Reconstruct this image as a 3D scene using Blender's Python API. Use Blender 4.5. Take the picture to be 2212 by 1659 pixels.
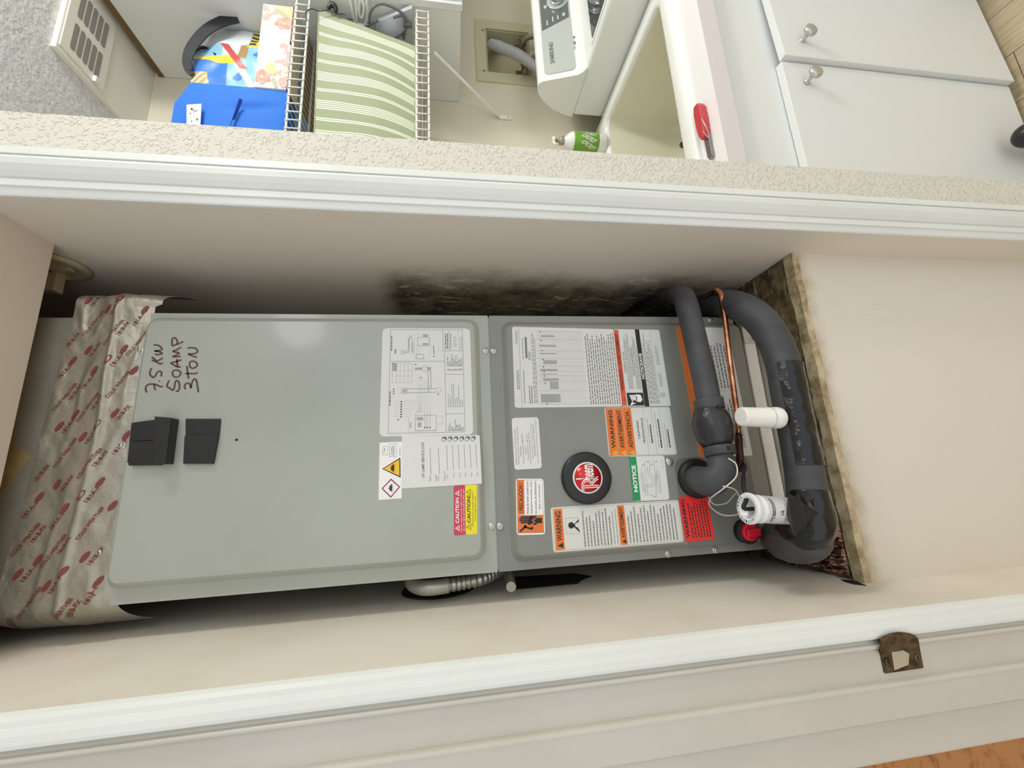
import bpy, math, random
from mathutils import Vector, Matrix, noise as mn
random.seed(7)
SC = bpy.context.scene
for o in list(bpy.data.objects):
    bpy.data.objects.remove(o, do_unlink=True)
COL = SC.collection
EYE = 1.42                     # camera height above the floor; geometry below is written relative to the eye
PI = math.pi

# ------------------------------------------------------------------ camera
F = 875.0
CXP, CYP = 1106.0, 829.5
MR = Vector((-0.05017966, -0.13974172, -0.9889157))     # image right in world axes
MD = Vector((-0.97379711, 0.22675419, 0.01737032))      # image down
MF = Vector((0.22181342, 0.96387488, -0.14745853))      # forward
cam_d = bpy.data.cameras.new('camera')
cam = bpy.data.objects.new('camera', cam_d)
COL.objects.link(cam)
m = Matrix((MR, -MD, -MF)).transposed().to_4x4()
m.translation = Vector((0, 0, EYE))
cam.matrix_world = m
cam_d.sensor_fit = 'HORIZONTAL'
cam_d.sensor_width = 36.0
cam_d.lens = F / 2212.0 * 36.0
cam_d.clip_start = 0.01
cam_d.clip_end = 60
SC.camera = cam

# ------------------------------------------------------------------ world, lights, exposure
SC.view_settings.view_transform = 'Standard'
SC.view_settings.look = 'None'
SC.view_settings.gamma = 1.0
SC.view_settings.use_curve_mapping = False
SC.view_settings.exposure = 0.0
wd = bpy.data.worlds.new('world')
SC.world = wd
wd.use_nodes = True
wd.node_tree.nodes['Background'].inputs[0].default_value = (0.93, 0.97, 1.0, 1)
wd.node_tree.nodes['Background'].inputs[1].default_value = 1.10


def globe_lamp(name, loc, radius, power, color):
    d = bpy.data.lights.new(name, 'POINT')
    d.shadow_soft_size = radius
    d.energy = power
    d.color = color
    o = bpy.data.objects.new(name, d)
    o.location = (loc[0], loc[1], loc[2] + EYE)
    COL.objects.link(o)
    return o


globe_lamp('hall_ceiling_lamp', (0.85, -0.80, 0.80), 0.12, 6.5, (1.0, 0.97, 0.93))
globe_lamp('laundry_ceiling_lamp', (1.72, 0.00, 0.84), 0.12, 33.0, (1.0, 0.98, 0.95))


# ------------------------------------------------------------------ helpers: projection of photo points on planes of the room
def ray(x, y):
    return MR * ((x - CXP) / F) + MD * ((y - CYP) / F) + MF


def aty(x, y, Y):
    d = ray(x, y)
    return d * (Y / d.y)


def atx(x, y, X):
    d = ray(x, y)
    return d * (X / d.x)


def atz(x, y, Z):
    d = ray(x, y)
    return d * (Z / d.z)


def atpl(x, y, p, n):
    d = ray(x, y)
    return d * (p.dot(n) / d.dot(n))


V = Vector


# ------------------------------------------------------------------ helpers: materials
def s2l(c):
    c = c / 255.0
    return c / 12.92 if c <= 0.04045 else ((c + 0.055) / 1.055) ** 2.4


def rgb(r, g, b):
    return (s2l(r), s2l(g), s2l(b), 1.0)


def mat(name, col, rough=0.5, metal=0.0, var=None, bump=None, coat=0.0, trans=0.0, spec=None, ior=None):
    """var=(scale, colour2, lo, hi[, stretch]) noise mix; bump=(scale, strength, distance, kind)"""
    M = bpy.data.materials.new(name)
    M.use_nodes = True
    nt = M.node_tree
    b = nt.nodes['Principled BSDF']
    c = rgb(*col)
    b.inputs['Base Color'].default_value = c
    b.inputs['Roughness'].default_value = rough
    b.inputs['Metallic'].default_value = metal
    if coat:
        b.inputs['Coat Weight'].default_value = coat
        b.inputs['Coat Roughness'].default_value = 0.1
    if trans:
        b.inputs['Transmission Weight'].default_value = trans
    if spec is not None:
        b.inputs['Specular IOR Level'].default_value = spec
    if ior:
        b.inputs['IOR'].default_value = ior
    M.diffuse_color = c
    tc = None
    if var or bump:
        tc = nt.nodes.new('ShaderNodeTexCoord')
    if var:
        n = nt.nodes.new('ShaderNodeTexNoise')
        n.inputs['Scale'].default_value = var[0]
        n.inputs['Detail'].default_value = 6
        n.inputs['Roughness'].default_value = 0.6
        src = tc.outputs['Object']
        if len(var) > 4:
            mp = nt.nodes.new('ShaderNodeMapping')
            mp.inputs['Scale'].default_value = var[4]
            nt.links.new(src, mp.inputs['Vector'])
            src = mp.outputs['Vector']
        nt.links.new(src, n.inputs['Vector'])
        r = nt.nodes.new('ShaderNodeMapRange')
        r.inputs['From Min'].default_value = var[2]
        r.inputs['From Max'].default_value = var[3]
        nt.links.new(n.outputs['Fac'], r.inputs['Value'])
        mx = nt.nodes.new('ShaderNodeMix')
        mx.data_type = 'RGBA'
        mx.inputs[6].default_value = c
        mx.inputs[7].default_value = rgb(*var[1])
        nt.links.new(r.outputs['Result'], mx.inputs[0])
        nt.links.new(mx.outputs[2], b.inputs['Base Color'])
    if bump:
        kind = bump[3] if len(bump) > 3 else 'noise'
        if kind == 'knock':
            n = nt.nodes.new('ShaderNodeTexNoise')
            n.inputs['Scale'].default_value = bump[0]
            n.inputs['Detail'].default_value = 1.2
            n.inputs['Distortion'].default_value = 0.3
            nt.links.new(tc.outputs['Object'], n.inputs['Vector'])
            r = nt.nodes.new('ShaderNodeMapRange')
            r.interpolation_type = 'SMOOTHSTEP'
            r.inputs['From Min'].default_value = 0.50
            r.inputs['From Max'].default_value = 0.70
            nt.links.new(n.outputs['Fac'], r.inputs['Value'])
            hsrc = r.outputs['Result']
        else:
            n = nt.nodes.new('ShaderNodeTexNoise')
            n.inputs['Scale'].default_value = bump[0]
            n.inputs['Detail'].default_value = 5
            nt.links.new(tc.outputs['Object'], n.inputs['Vector'])
            hsrc = n.outputs['Fac']
        bp = nt.nodes.new('ShaderNodeBump')
        bp.inputs['Strength'].default_value = bump[1]
        bp.inputs['Distance'].default_value = bump[2]
        nt.links.new(hsrc, bp.inputs['Height'])
        nt.links.new(bp.outputs['Normal'], b.inputs['Normal'])
    return M


def stain_mat(name, base, stain, dark, axis_lo_hi, scale=9.0, bump=0.6, flake=None):
    """painted wall with water stains; axis_lo_hi = list of (axis, from, to) ramps in metres (world), multiplied together"""
    M = mat(name, base, 0.75)
    nt = M.node_tree
    b = nt.nodes['Principled BSDF']
    geo = nt.nodes.new('ShaderNodeNewGeometry')
    sep = nt.nodes.new('ShaderNodeSeparateXYZ')
    n1 = nt.nodes.new('ShaderNodeTexNoise')
    n1.inputs['Scale'].default_value = scale
    n1.inputs['Detail'].default_value = 8
    n1.inputs['Roughness'].default_value = 0.65
    nt.links.new(geo.outputs['Position'], n1.inputs['Vector'])
    nt.links.new(geo.outputs['Position'], sep.inputs[0])
    fac = None
    for ax, lo, hi in axis_lo_hi:
        # wobble the ramp with the noise so that the edge of the stain is ragged
        ad = nt.nodes.new('ShaderNodeMath')
        ad.operation = 'MULTIPLY_ADD'
        nt.links.new(n1.outputs['Fac'], ad.inputs[0])
        ad.inputs[1].default_value = abs(hi - lo) * 1.2
        nt.links.new(sep.outputs['XYZ'.index(ax)], ad.inputs[2])
        r = nt.nodes.new('ShaderNodeMapRange')
        r.interpolation_type = 'SMOOTHSTEP'
        off = abs(hi - lo) * 0.6
        r.inputs['From Min'].default_value = lo + off
        r.inputs['From Max'].default_value = hi + off
        nt.links.new(ad.outputs[0], r.inputs['Value'])
        if fac is None:
            fac = r.outputs['Result']
        else:
            mu = nt.nodes.new('ShaderNodeMath')
            mu.operation = 'MULTIPLY'
            nt.links.new(fac, mu.inputs[0])
            nt.links.new(r.outputs['Result'], mu.inputs[1])
            fac = mu.outputs[0]
    # mottled stain colour
    n2 = nt.nodes.new('ShaderNodeTexNoise')
    n2.inputs['Scale'].default_value = scale * 3
    n2.inputs['Detail'].default_value = 7
    nt.links.new(geo.outputs['Position'], n2.inputs['Vector'])
    r2 = nt.nodes.new('ShaderNodeMapRange')
    r2.inputs['From Min'].default_value = 0.38
    r2.inputs['From Max'].default_value = 0.62
    nt.links.new(n2.outputs['Fac'], r2.inputs['Value'])
    mx = nt.nodes.new('ShaderNodeMix')
    mx.data_type = 'RGBA'
    mx.inputs[6].default_value = rgb(*stain)
    mx.inputs[7].default_value = rgb(*dark)
    nt.links.new(r2.outputs['Result'], mx.inputs[0])
    src = mx.outputs[2]
    if flake:
        n3 = nt.nodes.new('ShaderNodeTexNoise')
        n3.inputs['Scale'].default_value = 14
        n3.inputs['Detail'].default_value = 9
        n3.inputs['Distortion'].default_value = 1.5
        mp = nt.nodes.new('ShaderNodeMapping')
        mp.inputs['Scale'].default_value = (1, 3.0, 1)
        nt.links.new(geo.outputs['Position'], mp.inputs['Vector'])
        nt.links.new(mp.outputs['Vector'], n3.inputs['Vector'])
        r3 = nt.nodes.new('ShaderNodeMapRange')
        r3.inputs['From Min'].default_value = 0.60
        r3.inputs['From Max'].default_value = 0.64
        nt.links.new(n3.outputs['Fac'], r3.inputs['Value'])
        mf = nt.nodes.new('ShaderNodeMix')
        mf.data_type = 'RGBA'
        mf.inputs[7].default_value = rgb(*flake)
        nt.links.new(src, mf.inputs[6])
        nt.links.new(r3.outputs['Result'], mf.inputs[0])
        src = mf.outputs[2]
    m2 = nt.nodes.new('ShaderNodeMix')
    m2.data_type = 'RGBA'
    m2.inputs[6].default_value = rgb(*base)
    nt.links.new(src, m2.inputs[7])
    nt.links.new(fac, m2.inputs[0])
    nt.links.new(m2.outputs[2], b.inputs['Base Color'])
    bp = nt.nodes.new('ShaderNodeBump')
    mb = nt.nodes.new('ShaderNodeMath')
    mb.operation = 'MULTIPLY'
    nt.links.new(n2.outputs['Fac'], mb.inputs[0])
    nt.links.new(fac, mb.inputs[1])
    bp.inputs['Strength'].default_value = bump
    bp.inputs['Distance'].default_value = 0.01
    nt.links.new(mb.outputs[0], bp.inputs['Height'])
    nt.links.new(bp.outputs['Normal'], b.inputs['Normal'])
    return M


# ------------------------------------------------------------------ helpers: mesh building
class MB:
    def __init__(s):
        s.v = []
        s.f = []
        s.mi = []
        s.sm = []
        s.cur = 0

    def mat(s, i):
        s.cur = i
        return s

    def add(s, vs, fs, smooth=False):
        o = len(s.v)
        s.v += [Vector(p) for p in vs]
        for f in fs:
            s.f.append([o + i for i in f])
            s.mi.append(s.cur)
            s.sm.append(smooth)
        return s

    def box(s, a, b):
        x0, y0, z0 = [min(a[i], b[i]) for i in range(3)]
        x1, y1, z1 = [max(a[i], b[i]) for i in range(3)]
        vs = [(x0, y0, z0), (x1, y0, z0), (x1, y1, z0), (x0, y1, z0), (x0, y0, z1), (x1, y0, z1), (x1, y1, z1), (x0, y1, z1)]
        return s.add(vs, [(3, 2, 1, 0), (4, 5, 6, 7), (0, 1, 5, 4), (1, 2, 6, 5), (2, 3, 7, 6), (3, 0, 4, 7)])

    def boxm(s, a, b, mats):
        """box with one material per face: order -z,+z,-y,+x,+y,-x"""
        k = len(s.f)
        s.box(a, b)
        for i in range(6):
            s.mi[k + i] = mats[i]
        return s

    def prism(s, prof, ext, axis, close=True, smooth=False):
        """prof: list of 2-D points in the two axes left over (in order x,y,z), ext=(a,b) along axis"""
        n = len(prof)
        vs = []
        for e in ext:
            for p in prof:
                q = [p[0], p[1]]
                q.insert(axis, e)
                vs.append(q)
        fs = []
        rng = range(n) if close else range(n - 1)
        for i in rng:
            j = (i + 1) % n
            fs.append((i, j, n + j, n + i))
        s.add(vs, fs, smooth)
        if close:
            s.add(vs, [tuple(range(n)), tuple(range(2 * n - 1, n - 1, -1))])
        return s

    def tube(s, path, r, n=12, caps=True, smooth=True, up=None):
        path = [Vector(p) for p in path]
        m_ = len(path)
        rs = r if isinstance(r, (list, tuple)) else [r] * m_
        tan = []
        for i in range(m_):
            t = path[min(i + 1, m_ - 1)] - path[max(i - 1, 0)]
            if t.length < 1e-9:
                t = Vector((0, 0, 1))
            tan.append(t.normalized())
        nrm = Vector(up) if up else (Vector((0, 0, 1)) if abs(tan[0].z) < 0.9 else Vector((1, 0, 0)))
        nrm = (nrm - tan[0] * nrm.dot(tan[0])).normalized()
        vs = []
        for i in range(m_):
            nrm = (nrm - tan[i] * nrm.dot(tan[i]))
            nrm = nrm.normalized() if nrm.length > 1e-6 else tan[i].orthogonal().normalized()
            bn = tan[i].cross(nrm)
            for k in range(n):
                a = 2 * PI * k / n
                vs.append(path[i] + (nrm * math.cos(a) + bn * math.sin(a)) * rs[i])
        fs = []
        for i in range(m_ - 1):
            for k in range(n):
                k2 = (k + 1) % n
                fs.append((i * n + k, i * n + k2, (i + 1) * n + k2, (i + 1) * n + k))
        s.add(vs, fs, smooth)
        if caps:
            o = len(s.v) - len(vs)
            s.f.append([o + k for k in range(n - 1, -1, -1)])
            s.f.append([o + (m_ - 1) * n + k for k in range(n)])
            s.mi += [s.cur] * 2
            s.sm += [False] * 2
        return s

    def lathe(s, prof, org, axis, n=24, smooth=True, start=0.0):
        """prof = [(radius, height)], revolved about axis through org"""
        ax = Vector(axis).normalized()
        u = ax.orthogonal().normalized()
        w = ax.cross(u)
        org = Vector(org)
        vs = []
        for (r, h) in prof:
            for k in range(n):
                a = 2 * PI * k / n + start
                vs.append(org + ax * h + (u * math.cos(a) + w * math.sin(a)) * r)
        fs = []
        for i in range(len(prof) - 1):
            for k in range(n):
                k2 = (k + 1) % n
                fs.append((i * n + k, i * n + k2, (i + 1) * n + k2, (i + 1) * n + k))
        s.add(vs, fs, smooth)
        o = len(s.v) - len(vs)
        if prof[0][0] > 1e-6:
            s.f.append([o + k for k in range(n - 1, -1, -1)])
            s.mi.append(s.cur)
            s.sm.append(False)
        if prof[-1][0] > 1e-6:
            q = (len(prof) - 1) * n
            s.f.append([o + q + k for k in range(n)])
            s.mi.append(s.cur)
            s.sm.append(False)
        return s

    def grid(s, fn, nu, nv, smooth=True, matfn=None):
        vs = [fn(i / nu, j / nv) for j in range(nv + 1) for i in range(nu + 1)]
        o = len(s.v)
        s.v += [Vector(p) for p in vs]
        for j in range(nv):
            for i in range(nu):
                a = j * (nu + 1) + i
                s.f.append([o + a, o + a + 1, o + a + nu + 2, o + a + nu + 1])
                s.mi.append(matfn((i + .5) / nu, (j + .5) / nv) if matfn else s.cur)
                s.sm.append(smooth)
        return s

    def build(s, name, mats, parent=None, org=None, bevel=0, seg=2, label=None, cat=None, group=None, kind=None, angle=40):
        me = bpy.data.meshes.new(name)
        if parent is None:
            if org is None:
                xs = [p.x for p in s.v]
                ys = [p.y for p in s.v]
                zs = [p.z for p in s.v]
                org = V(((min(xs) + max(xs)) / 2, (min(ys) + max(ys)) / 2, min(zs)))
            org = V(org)
        else:
            org = V(parent['_org'])
        me.from_pydata([tuple(p - org) for p in s.v], [], s.f)
        if not isinstance(mats, (list, tuple)):
            mats = [mats]
        for M_ in mats:
            me.materials.append(M_)
        for p, mi, sm in zip(me.polygons, s.mi, s.sm):
            p.material_index = mi
            p.use_smooth = sm
        me.update()
        o = bpy.data.objects.new(name, me)
        COL.objects.link(o)
        if parent is None:
            o.location = org + V((0, 0, EYE))
        else:
            o.parent = parent
        o['_org'] = list(org)
        if bevel:
            bm = o.modifiers.new('bevel', 'BEVEL')
            bm.width = bevel
            bm.segments = seg
            bm.limit_method = 'ANGLE'
            bm.angle_limit = math.radians(angle)
        tag(o, label, cat, group, kind)
        return o


def tag(o, label=None, cat=None, group=None, kind=None):
    if label:
        o['label'] = label
    if cat:
        o['category'] = cat
    if group:
        o['group'] = group
    if kind:
        o['kind'] = kind
    return o


def thing(name, label, cat, org, group=None):
    o = bpy.data.objects.new(name, None)
    o.empty_display_size = 0.05
    o.location = V(org) + V((0, 0, EYE))
    o['_org'] = list(V(org))
    COL.objects.link(o)
    return tag(o, label, cat, group)


def dup(root, offset, label=None):
    off = V(offset)
    r = root.copy()
    COL.objects.link(r)
    r.location = root.location + off
    if label:
        r['label'] = label
    for ch in list(root.children):
        c = ch.copy()
        COL.objects.link(c)
        c.parent = r
        for g in list(ch.children):
            d = g.copy()
            COL.objects.link(d)
            d.parent = c
    return r


def spline(pts, k=8):
    """Catmull-Rom through points (Vectors or tuples of any length)"""
    P = [list(p) for p in pts]
    P = [P[0]] + P + [P[-1]]
    out = []
    for i in range(1, len(P) - 2):
        for j in range(k):
            t = j / k
            q = []
            for a, b, c, d in zip(P[i - 1], P[i], P[i + 1], P[i + 2]):
                q.append(0.5 * ((2 * b) + (c - a) * t + (2 * a - 5 * b + 4 * c - d) * t * t + (3 * b - a - 3 * c + d) * t ** 3))
            out.append(q)
    out.append(P[-2])
    return out


_tc = {}


def glyphs(text, bold=0.0):
    key = (text, bold)
    if key in _tc:
        return _tc[key]
    cu = bpy.data.curves.new('t', 'FONT')
    cu.body = text
    cu.resolution_u = 3
    cu.offset = bold
    ob = bpy.data.objects.new('t', cu)
    me = ob.to_mesh()
    vs = [(v.co.x, v.co.y) for v in me.vertices]
    fs = [tuple(p.vertices) for p in me.polygons]
    ob.to_mesh_clear()
    bpy.data.objects.remove(ob)
    bpy.data.curves.remove(cu)
    x0 = min(p[0] for p in vs)
    x1 = max(p[0] for p in vs)
    y0 = min(p[1] for p in vs)
    y1 = max(p[1] for p in vs)
    vs = [((p[0] - x0) / (x1 - x0), (p[1] - y0) / (y1 - y0)) for p in vs]
    _tc[key] = (vs, fs)
    return _tc[key]


class Label:
    """printed sticker: corners are photo points (TL, TR, BR, BL as one reads it), laid on the plane Y; p(v, t): v from its top
    down, t from its right-hand end to its left-hand end"""

    def __init__(s, TL, TR, BR, BL, Y, base, corner=0.04, thick=0.0003):
        s.c = [aty(*q, Y) for q in (TL, TR, BR, BL)]
        s.Y = Y
        s.th = thick
        s.m = MB()
        s.mats = [base]
        w = (s.c[1] - s.c[0]).length
        h = (s.c[3] - s.c[0]).length
        s.w, s.h = w, h
        r = corner * min(w, h)
        ru, rv = r / w, r / h
        pts = []
        if corner > 0:
            for (cv, ct, a0) in ((rv, ru, PI), (1 - rv, ru, -PI / 2), (1 - rv, 1 - ru, 0), (rv, 1 - ru, PI / 2)):
                for k in range(4):
                    a = a0 + k * PI / 6
                    pts.append((cv + rv * math.cos(a), ct + ru * math.sin(a)))
        else:
            pts = [(0, 0), (1, 0), (1, 1), (0, 1)]
        n = len(pts)
        fr = [s.p(*q, 0) for q in pts]
        bk = [s.p(*q, 0) + V((0, thick, 0)) for q in pts]
        s.m.add(fr + bk, [tuple(range(n))] + [(i, n + i, n + (i + 1) % n, (i + 1) % n) for i in range(n)])

    def p(s, v, t, layer=0):
        u = 1 - t
        TL, TR, BR, BL = s.c
        q = TL * ((1 - u) * (1 - v)) + TR * (u * (1 - v)) + BR * (u * v) + BL * ((1 - u) * v)
        return q - V((0, s.th * 0 + layer * 0.00012, 0))

    def use(s, M_):
        if M_ not in s.mats:
            s.mats.append(M_)
        s.m.mat(s.mats.index(M_))

    def rect(s, v0, t0, v1, t1, M_, L=1):
        s.use(M_)
        s.m.add([s.p(v0, t0, L), s.p(v1, t0, L), s.p(v1, t1, L), s.p(v0, t1, L)], [(0, 1, 2, 3)])

    def poly(s, pts, M_, L=1):
        s.use(M_)
        s.m.add([s.p(*q, L) for q in pts], [tuple(range(len(pts)))])

    def seg(s, v0, t0, v1, t1, w, M_, L=1):
        a, b = s.p(v0, t0, L), s.p(v1, t1, L)
        d = (b - a)
        if d.length < 1e-7:
            return
        nn = d.cross(V((0, 1, 0))).normalized() * (w / 2)
        s.use(M_)
        s.m.add([a - nn, b - nn, b + nn, a + nn], [(0, 1, 2, 3)])

    def path(s, pts, w, M_, L=1, close=False):
        if close:
            pts = list(pts) + [pts[0]]
        for a, b in zip(pts[:-1], pts[1:]):
            s.seg(*a, *b, w, M_, L)

    def frame(s, v0, t0, v1, t1, w, M_, L=1):
        s.path([(v0, t0), (v1, t0), (v1, t1), (v0, t1)], w, M_, L, True)

    def circ(s, v, t, r, M_, L=1, w=None, n=20):
        pts = [(v + r / s.h * math.cos(2 * PI * k / n), t + r / s.w * math.sin(2 * PI * k / n)) for k in range(n)]
        if w:
            s.path(pts, w, M_, L, True)
        else:
            s.poly(pts, M_, L)

    def text(s, txt, v0, t0, v1, t1, M_, L=2, bold=0.0):
        vs, fs = glyphs(txt, bold)
        s.use(M_)
        s.m.add([s.p(v1 + (v0 - v1) * y, t1 + (t0 - t1) * x, L) for x, y in vs], fs)

    def lines(s, v0, t0, v1, t1, n, M_, L=1, fill=0.5, ragged=0.2, gap=0.012):
        """rows of unreadably small print"""
        s.use(M_)
        dv = (v1 - v0) / n
        for i in range(n):
            a = v0 + dv * (i + 0.5 - fill / 2)
            b = v0 + dv * (i + 0.5 + fill / 2)
            t = t1
            end = t0 + random.random() * ragged * (t1 - t0)
            while t > end:
                wl = (0.02 + 0.05 * random.random()) * max(0.5, (t1 - t0))
                e = max(end, t - wl)
                s.m.add([s.p(a, e, L), s.p(b, e, L), s.p(b, t, L), s.p(a, t, L)], [(0, 1, 2, 3)])
                t = e - gap * max(0.5, (t1 - t0))

    def build(s, name, parent, label=None):
        return s.m.build(name, s.mats, parent, label=label)


# ------------------------------------------------------------------ materials
white_trim = mat('white_gloss_paint', (232, 236, 233), 0.3, var=(3, (224, 228, 224), 0.4, 0.7))
jamb_shade_tone = mat('jamb_shade_tone', (206, 204, 195), 0.22, var=(2.5, (196, 194, 182), 0.4, 0.7))  # white jamb greyed in its base colour for the shade falling on it
knock = mat('knockdown_wall_paint', (221, 218, 207), 0.7, bump=(190, 0.6, 0.0025, 'knock'))
wall_paint = mat('laundry_wall_paint', (224, 217, 196), 0.7, bump=(160, 0.12, 0.002))
soffit_paint = mat('soffit_white_paint', (240, 238, 230), 0.6)
closet_paint = mat('closet_wall_paint', (226, 219, 207), 0.75, var=(5, (218, 209, 194), 0.45, 0.75), bump=(60, 0.1, 0.003))
panel_paint = mat('panel_wall_paint', (228, 221, 208), 0.65, var=(3.5, (220, 211, 196), 0.45, 0.75), bump=(30, 0.08, 0.003))
ceil_mat = mat('popcorn_ceiling', (216, 219, 221), 0.9, var=(60, (234, 236, 238), 0.45, 0.65), bump=(90, 0.8, 0.006))
dark_gap = mat('dark_gap', (24, 22, 18), 0.9)
black_pl = mat('black_plastic', (30, 31, 33), 0.35)
black_rub = mat('black_rubber', (20, 20, 21), 0.55)
foam = mat('black_foam_insulation', (70, 71, 75), 0.55, var=(35, (58, 59, 63), 0.4, 0.7), bump=(90, 0.25, 0.002))
vinyl = mat('black_vinyl_tape', (22, 22, 24), 0.18, bump=(38, 0.5, 0.006))
copper = mat('copper', (228, 164, 126), 0.28, 1.0, var=(25, (150, 84, 60), 0.45, 0.7))
copper_dk = mat('tarnished_copper', (96, 62, 52), 0.45, 0.8, var=(40, (60, 44, 42), 0.4, 0.7))
pvc = mat('white_pvc', (238, 238, 230), 0.3)
pvc2 = mat('float_white', (235, 238, 242), 0.25)
ink = mat('black_ink', (38, 38, 38), 0.6)
ink_g = mat('grey_ink', (128, 130, 128), 0.6)
ink_l = mat('pale_grey_ink', (172, 175, 172), 0.6)
paper = mat('white_sticker', (226, 229, 226), 0.45)
paper2 = mat('glossy_white_sticker', (222, 225, 220), 0.25)
orange = mat('orange_print', (233, 121, 45), 0.4)
redor = mat('red_orange_print', (226, 88, 62), 0.4)
red = mat('red_print', (238, 50, 48), 0.35)
redm = mat('crimson_print', (206, 62, 86), 0.35)
yellow = mat('yellow_print', (245, 230, 25), 0.4)
yellow2 = mat('amber_print', (244, 196, 48), 0.4)
green = mat('green_print', (32, 148, 88), 0.4)
maroon = mat('maroon_print', (150, 70, 86), 0.5)
white_ink = mat('white_ink', (246, 246, 246), 0.5)
marker = mat('brown_marker_ink', (92, 62, 56), 0.55)
steel = mat('steel', (190, 190, 186), 0.3, 1.0)
zinc = mat('zinc_screw', (205, 203, 196), 0.3, 0.9)
galv = mat('galvanised_metal', (166, 160, 146), 0.5, 0.15, var=(8, (150, 145, 130), 0.4, 0.7))
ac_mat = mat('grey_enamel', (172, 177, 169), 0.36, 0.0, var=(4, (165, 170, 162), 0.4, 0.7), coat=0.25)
ac_dimmed = mat('grey_enamel_dimmed', (138, 141, 135), 0.34, 0.0, var=(4, (130, 133, 127), 0.4, 0.7), coat=0.25)  # same enamel, coloured darker for the weaker reflections on the lower door
foil = mat('foil_tape', (166, 161, 148), 0.38, 0.6, bump=(30, 0.6, 0.006))
foil_ink = mat('foil_red_ink', (128, 58, 52), 0.5)
red_pl = mat('red_plastic', (222, 30, 58), 0.35)
enamel = mat('white_enamel', (238, 241, 240), 0.2, coat=0.3)
counter = mat('white_laminate', (243, 242, 244), 0.35)
counter_e = mat('laminate_edge', (220, 215, 216), 0.45)
cab_white = mat('cabinet_white', (228, 231, 229), 0.4)
sink_mat = mat('white_sink_composite', (240, 242, 240), 0.18, coat=0.3)
basin_mat = mat('cream_basin', (228, 226, 206), 0.3)
wire_white = mat('white_vinyl_wire', (238, 238, 232), 0.35)
beige_pl = mat('beige_plastic', (205, 200, 168), 0.45)
beige_dk = mat('beige_recess', (200, 194, 160), 0.6)
hose_g = mat('grey_hose', (178, 180, 180), 0.45)
hose_d = mat('grey_rubber_hose', (128, 124, 108), 0.5)
glass_blk = mat('dark_glass', (14, 16, 18), 0.05, coat=0.5)
panel_slv = mat('silver_panel', (196, 204, 202), 0.18, 0.3, coat=0.5)
panel_drk = mat('graphite_panel', (100, 106, 108), 0.2, 0.2, coat=0.5)
chrome = mat('chrome', (220, 222, 224), 0.12, 1.0)
blue = mat('blue_fabric', (38, 116, 220), 0.75, bump=(400, 0.2, 0.001))
blue_dk = mat('blue_fabric_fold', (12, 62, 168), 0.8)
wood_floor = mat('orange_wood_floor', (206, 142, 86), 0.4, var=(16, (158, 88, 40), 0.52, 0.68, (1, 2.2, 1)))
plank_mat = mat('pale_wood_plank', (206, 190, 158), 0.5, var=(10, (180, 160, 124), 0.42, 0.7, (9, 1, 1)))
brown_edge = mat('raw_brown_edge', (120, 92, 58), 0.8)
brass_old = mat('dirty_brass', (104, 90, 66), 0.5, 0.5, var=(90, (62, 52, 36), 0.42, 0.62))

# ------------------------------------------------------------------ the room: key planes (metres, relative to the eye)
FL = -EYE            # floor
CE = 0.998           # ceiling
XR, XL = 0.400, -0.200   # inner faces of the closet
YW = 0.5625          # front of the wall end between closet and laundry
XW = 0.537           # laundry side of that wall
YB = 1.268           # back wall
YP = 0.636           # front of the drywall panel under the platform
ZP = -0.665          # platform top
YL = 0.520           # front of the left wall end
XLE = -0.357         # left side of the left wall end

# floor
b = MB()
b.box((-2.2, -1.8, FL - 0.1), (-0.30, 2.2, FL))
b.build('floor', wood_floor, kind='structure')
b = MB()
b.box((-0.30, -1.8, FL - 0.1), (2.4, 2.2, FL - 0.004))
fl2 = b.build('floor', dark_gap, kind='structure')
for i in range(20):
    x0 = -0.298 + i * 0.128
    y0 = -1.8
    k = i % 3
    cuts = [-1.8, -0.7 + 0.35 * k, 0.62 - 0.09 * k, 1.26]
    for j in range(3):
        q = MB()
        q.box((x0, cuts[j] + 0.001, FL - 0.004), (x0 + 0.1262, cuts[j + 1] - 0.001, FL))
        q.build('plank', plank_mat, fl2)
# ceiling
b = MB()
b.box((-2.2, -1.8, CE), (2.4, 2.2, CE + 0.1))
b.build('ceiling', ceil_mat, kind='structure')

# wall between closet and laundry
stain_r = stain_mat('closet_wall_water_stain', (224, 216, 202), (150, 138, 112), (96, 86, 66),
                    [('Y', 0.70, 0.83), ('Z', EYE + 0.16, EYE + 0.10)], 7, 0.7, (206, 194, 166))
b = MB()
b.boxm((XR, YW, FL), (XW, YB + 0.1, CE), [0, 0, 1, 2, 0, 0])
b.build('wall_right', [stain_r, knock, wall_paint], kind='structure')
# left closet wall
b = MB()
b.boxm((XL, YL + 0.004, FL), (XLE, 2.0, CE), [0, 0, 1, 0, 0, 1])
b.build('wall_left', [mat('left_wall_paint', (228, 222, 211), 0.7, var=(6, (218, 209, 195), 0.45, 0.75), bump=(50, 0.1, 0.003)), jamb_shade_tone], kind='structure')
# closet back wall
b = MB()
b.box((XL, YB + 0.02, FL), (XR, YB + 0.1, CE))
b.build('wall_closet_back', closet_paint, kind='structure')
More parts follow.
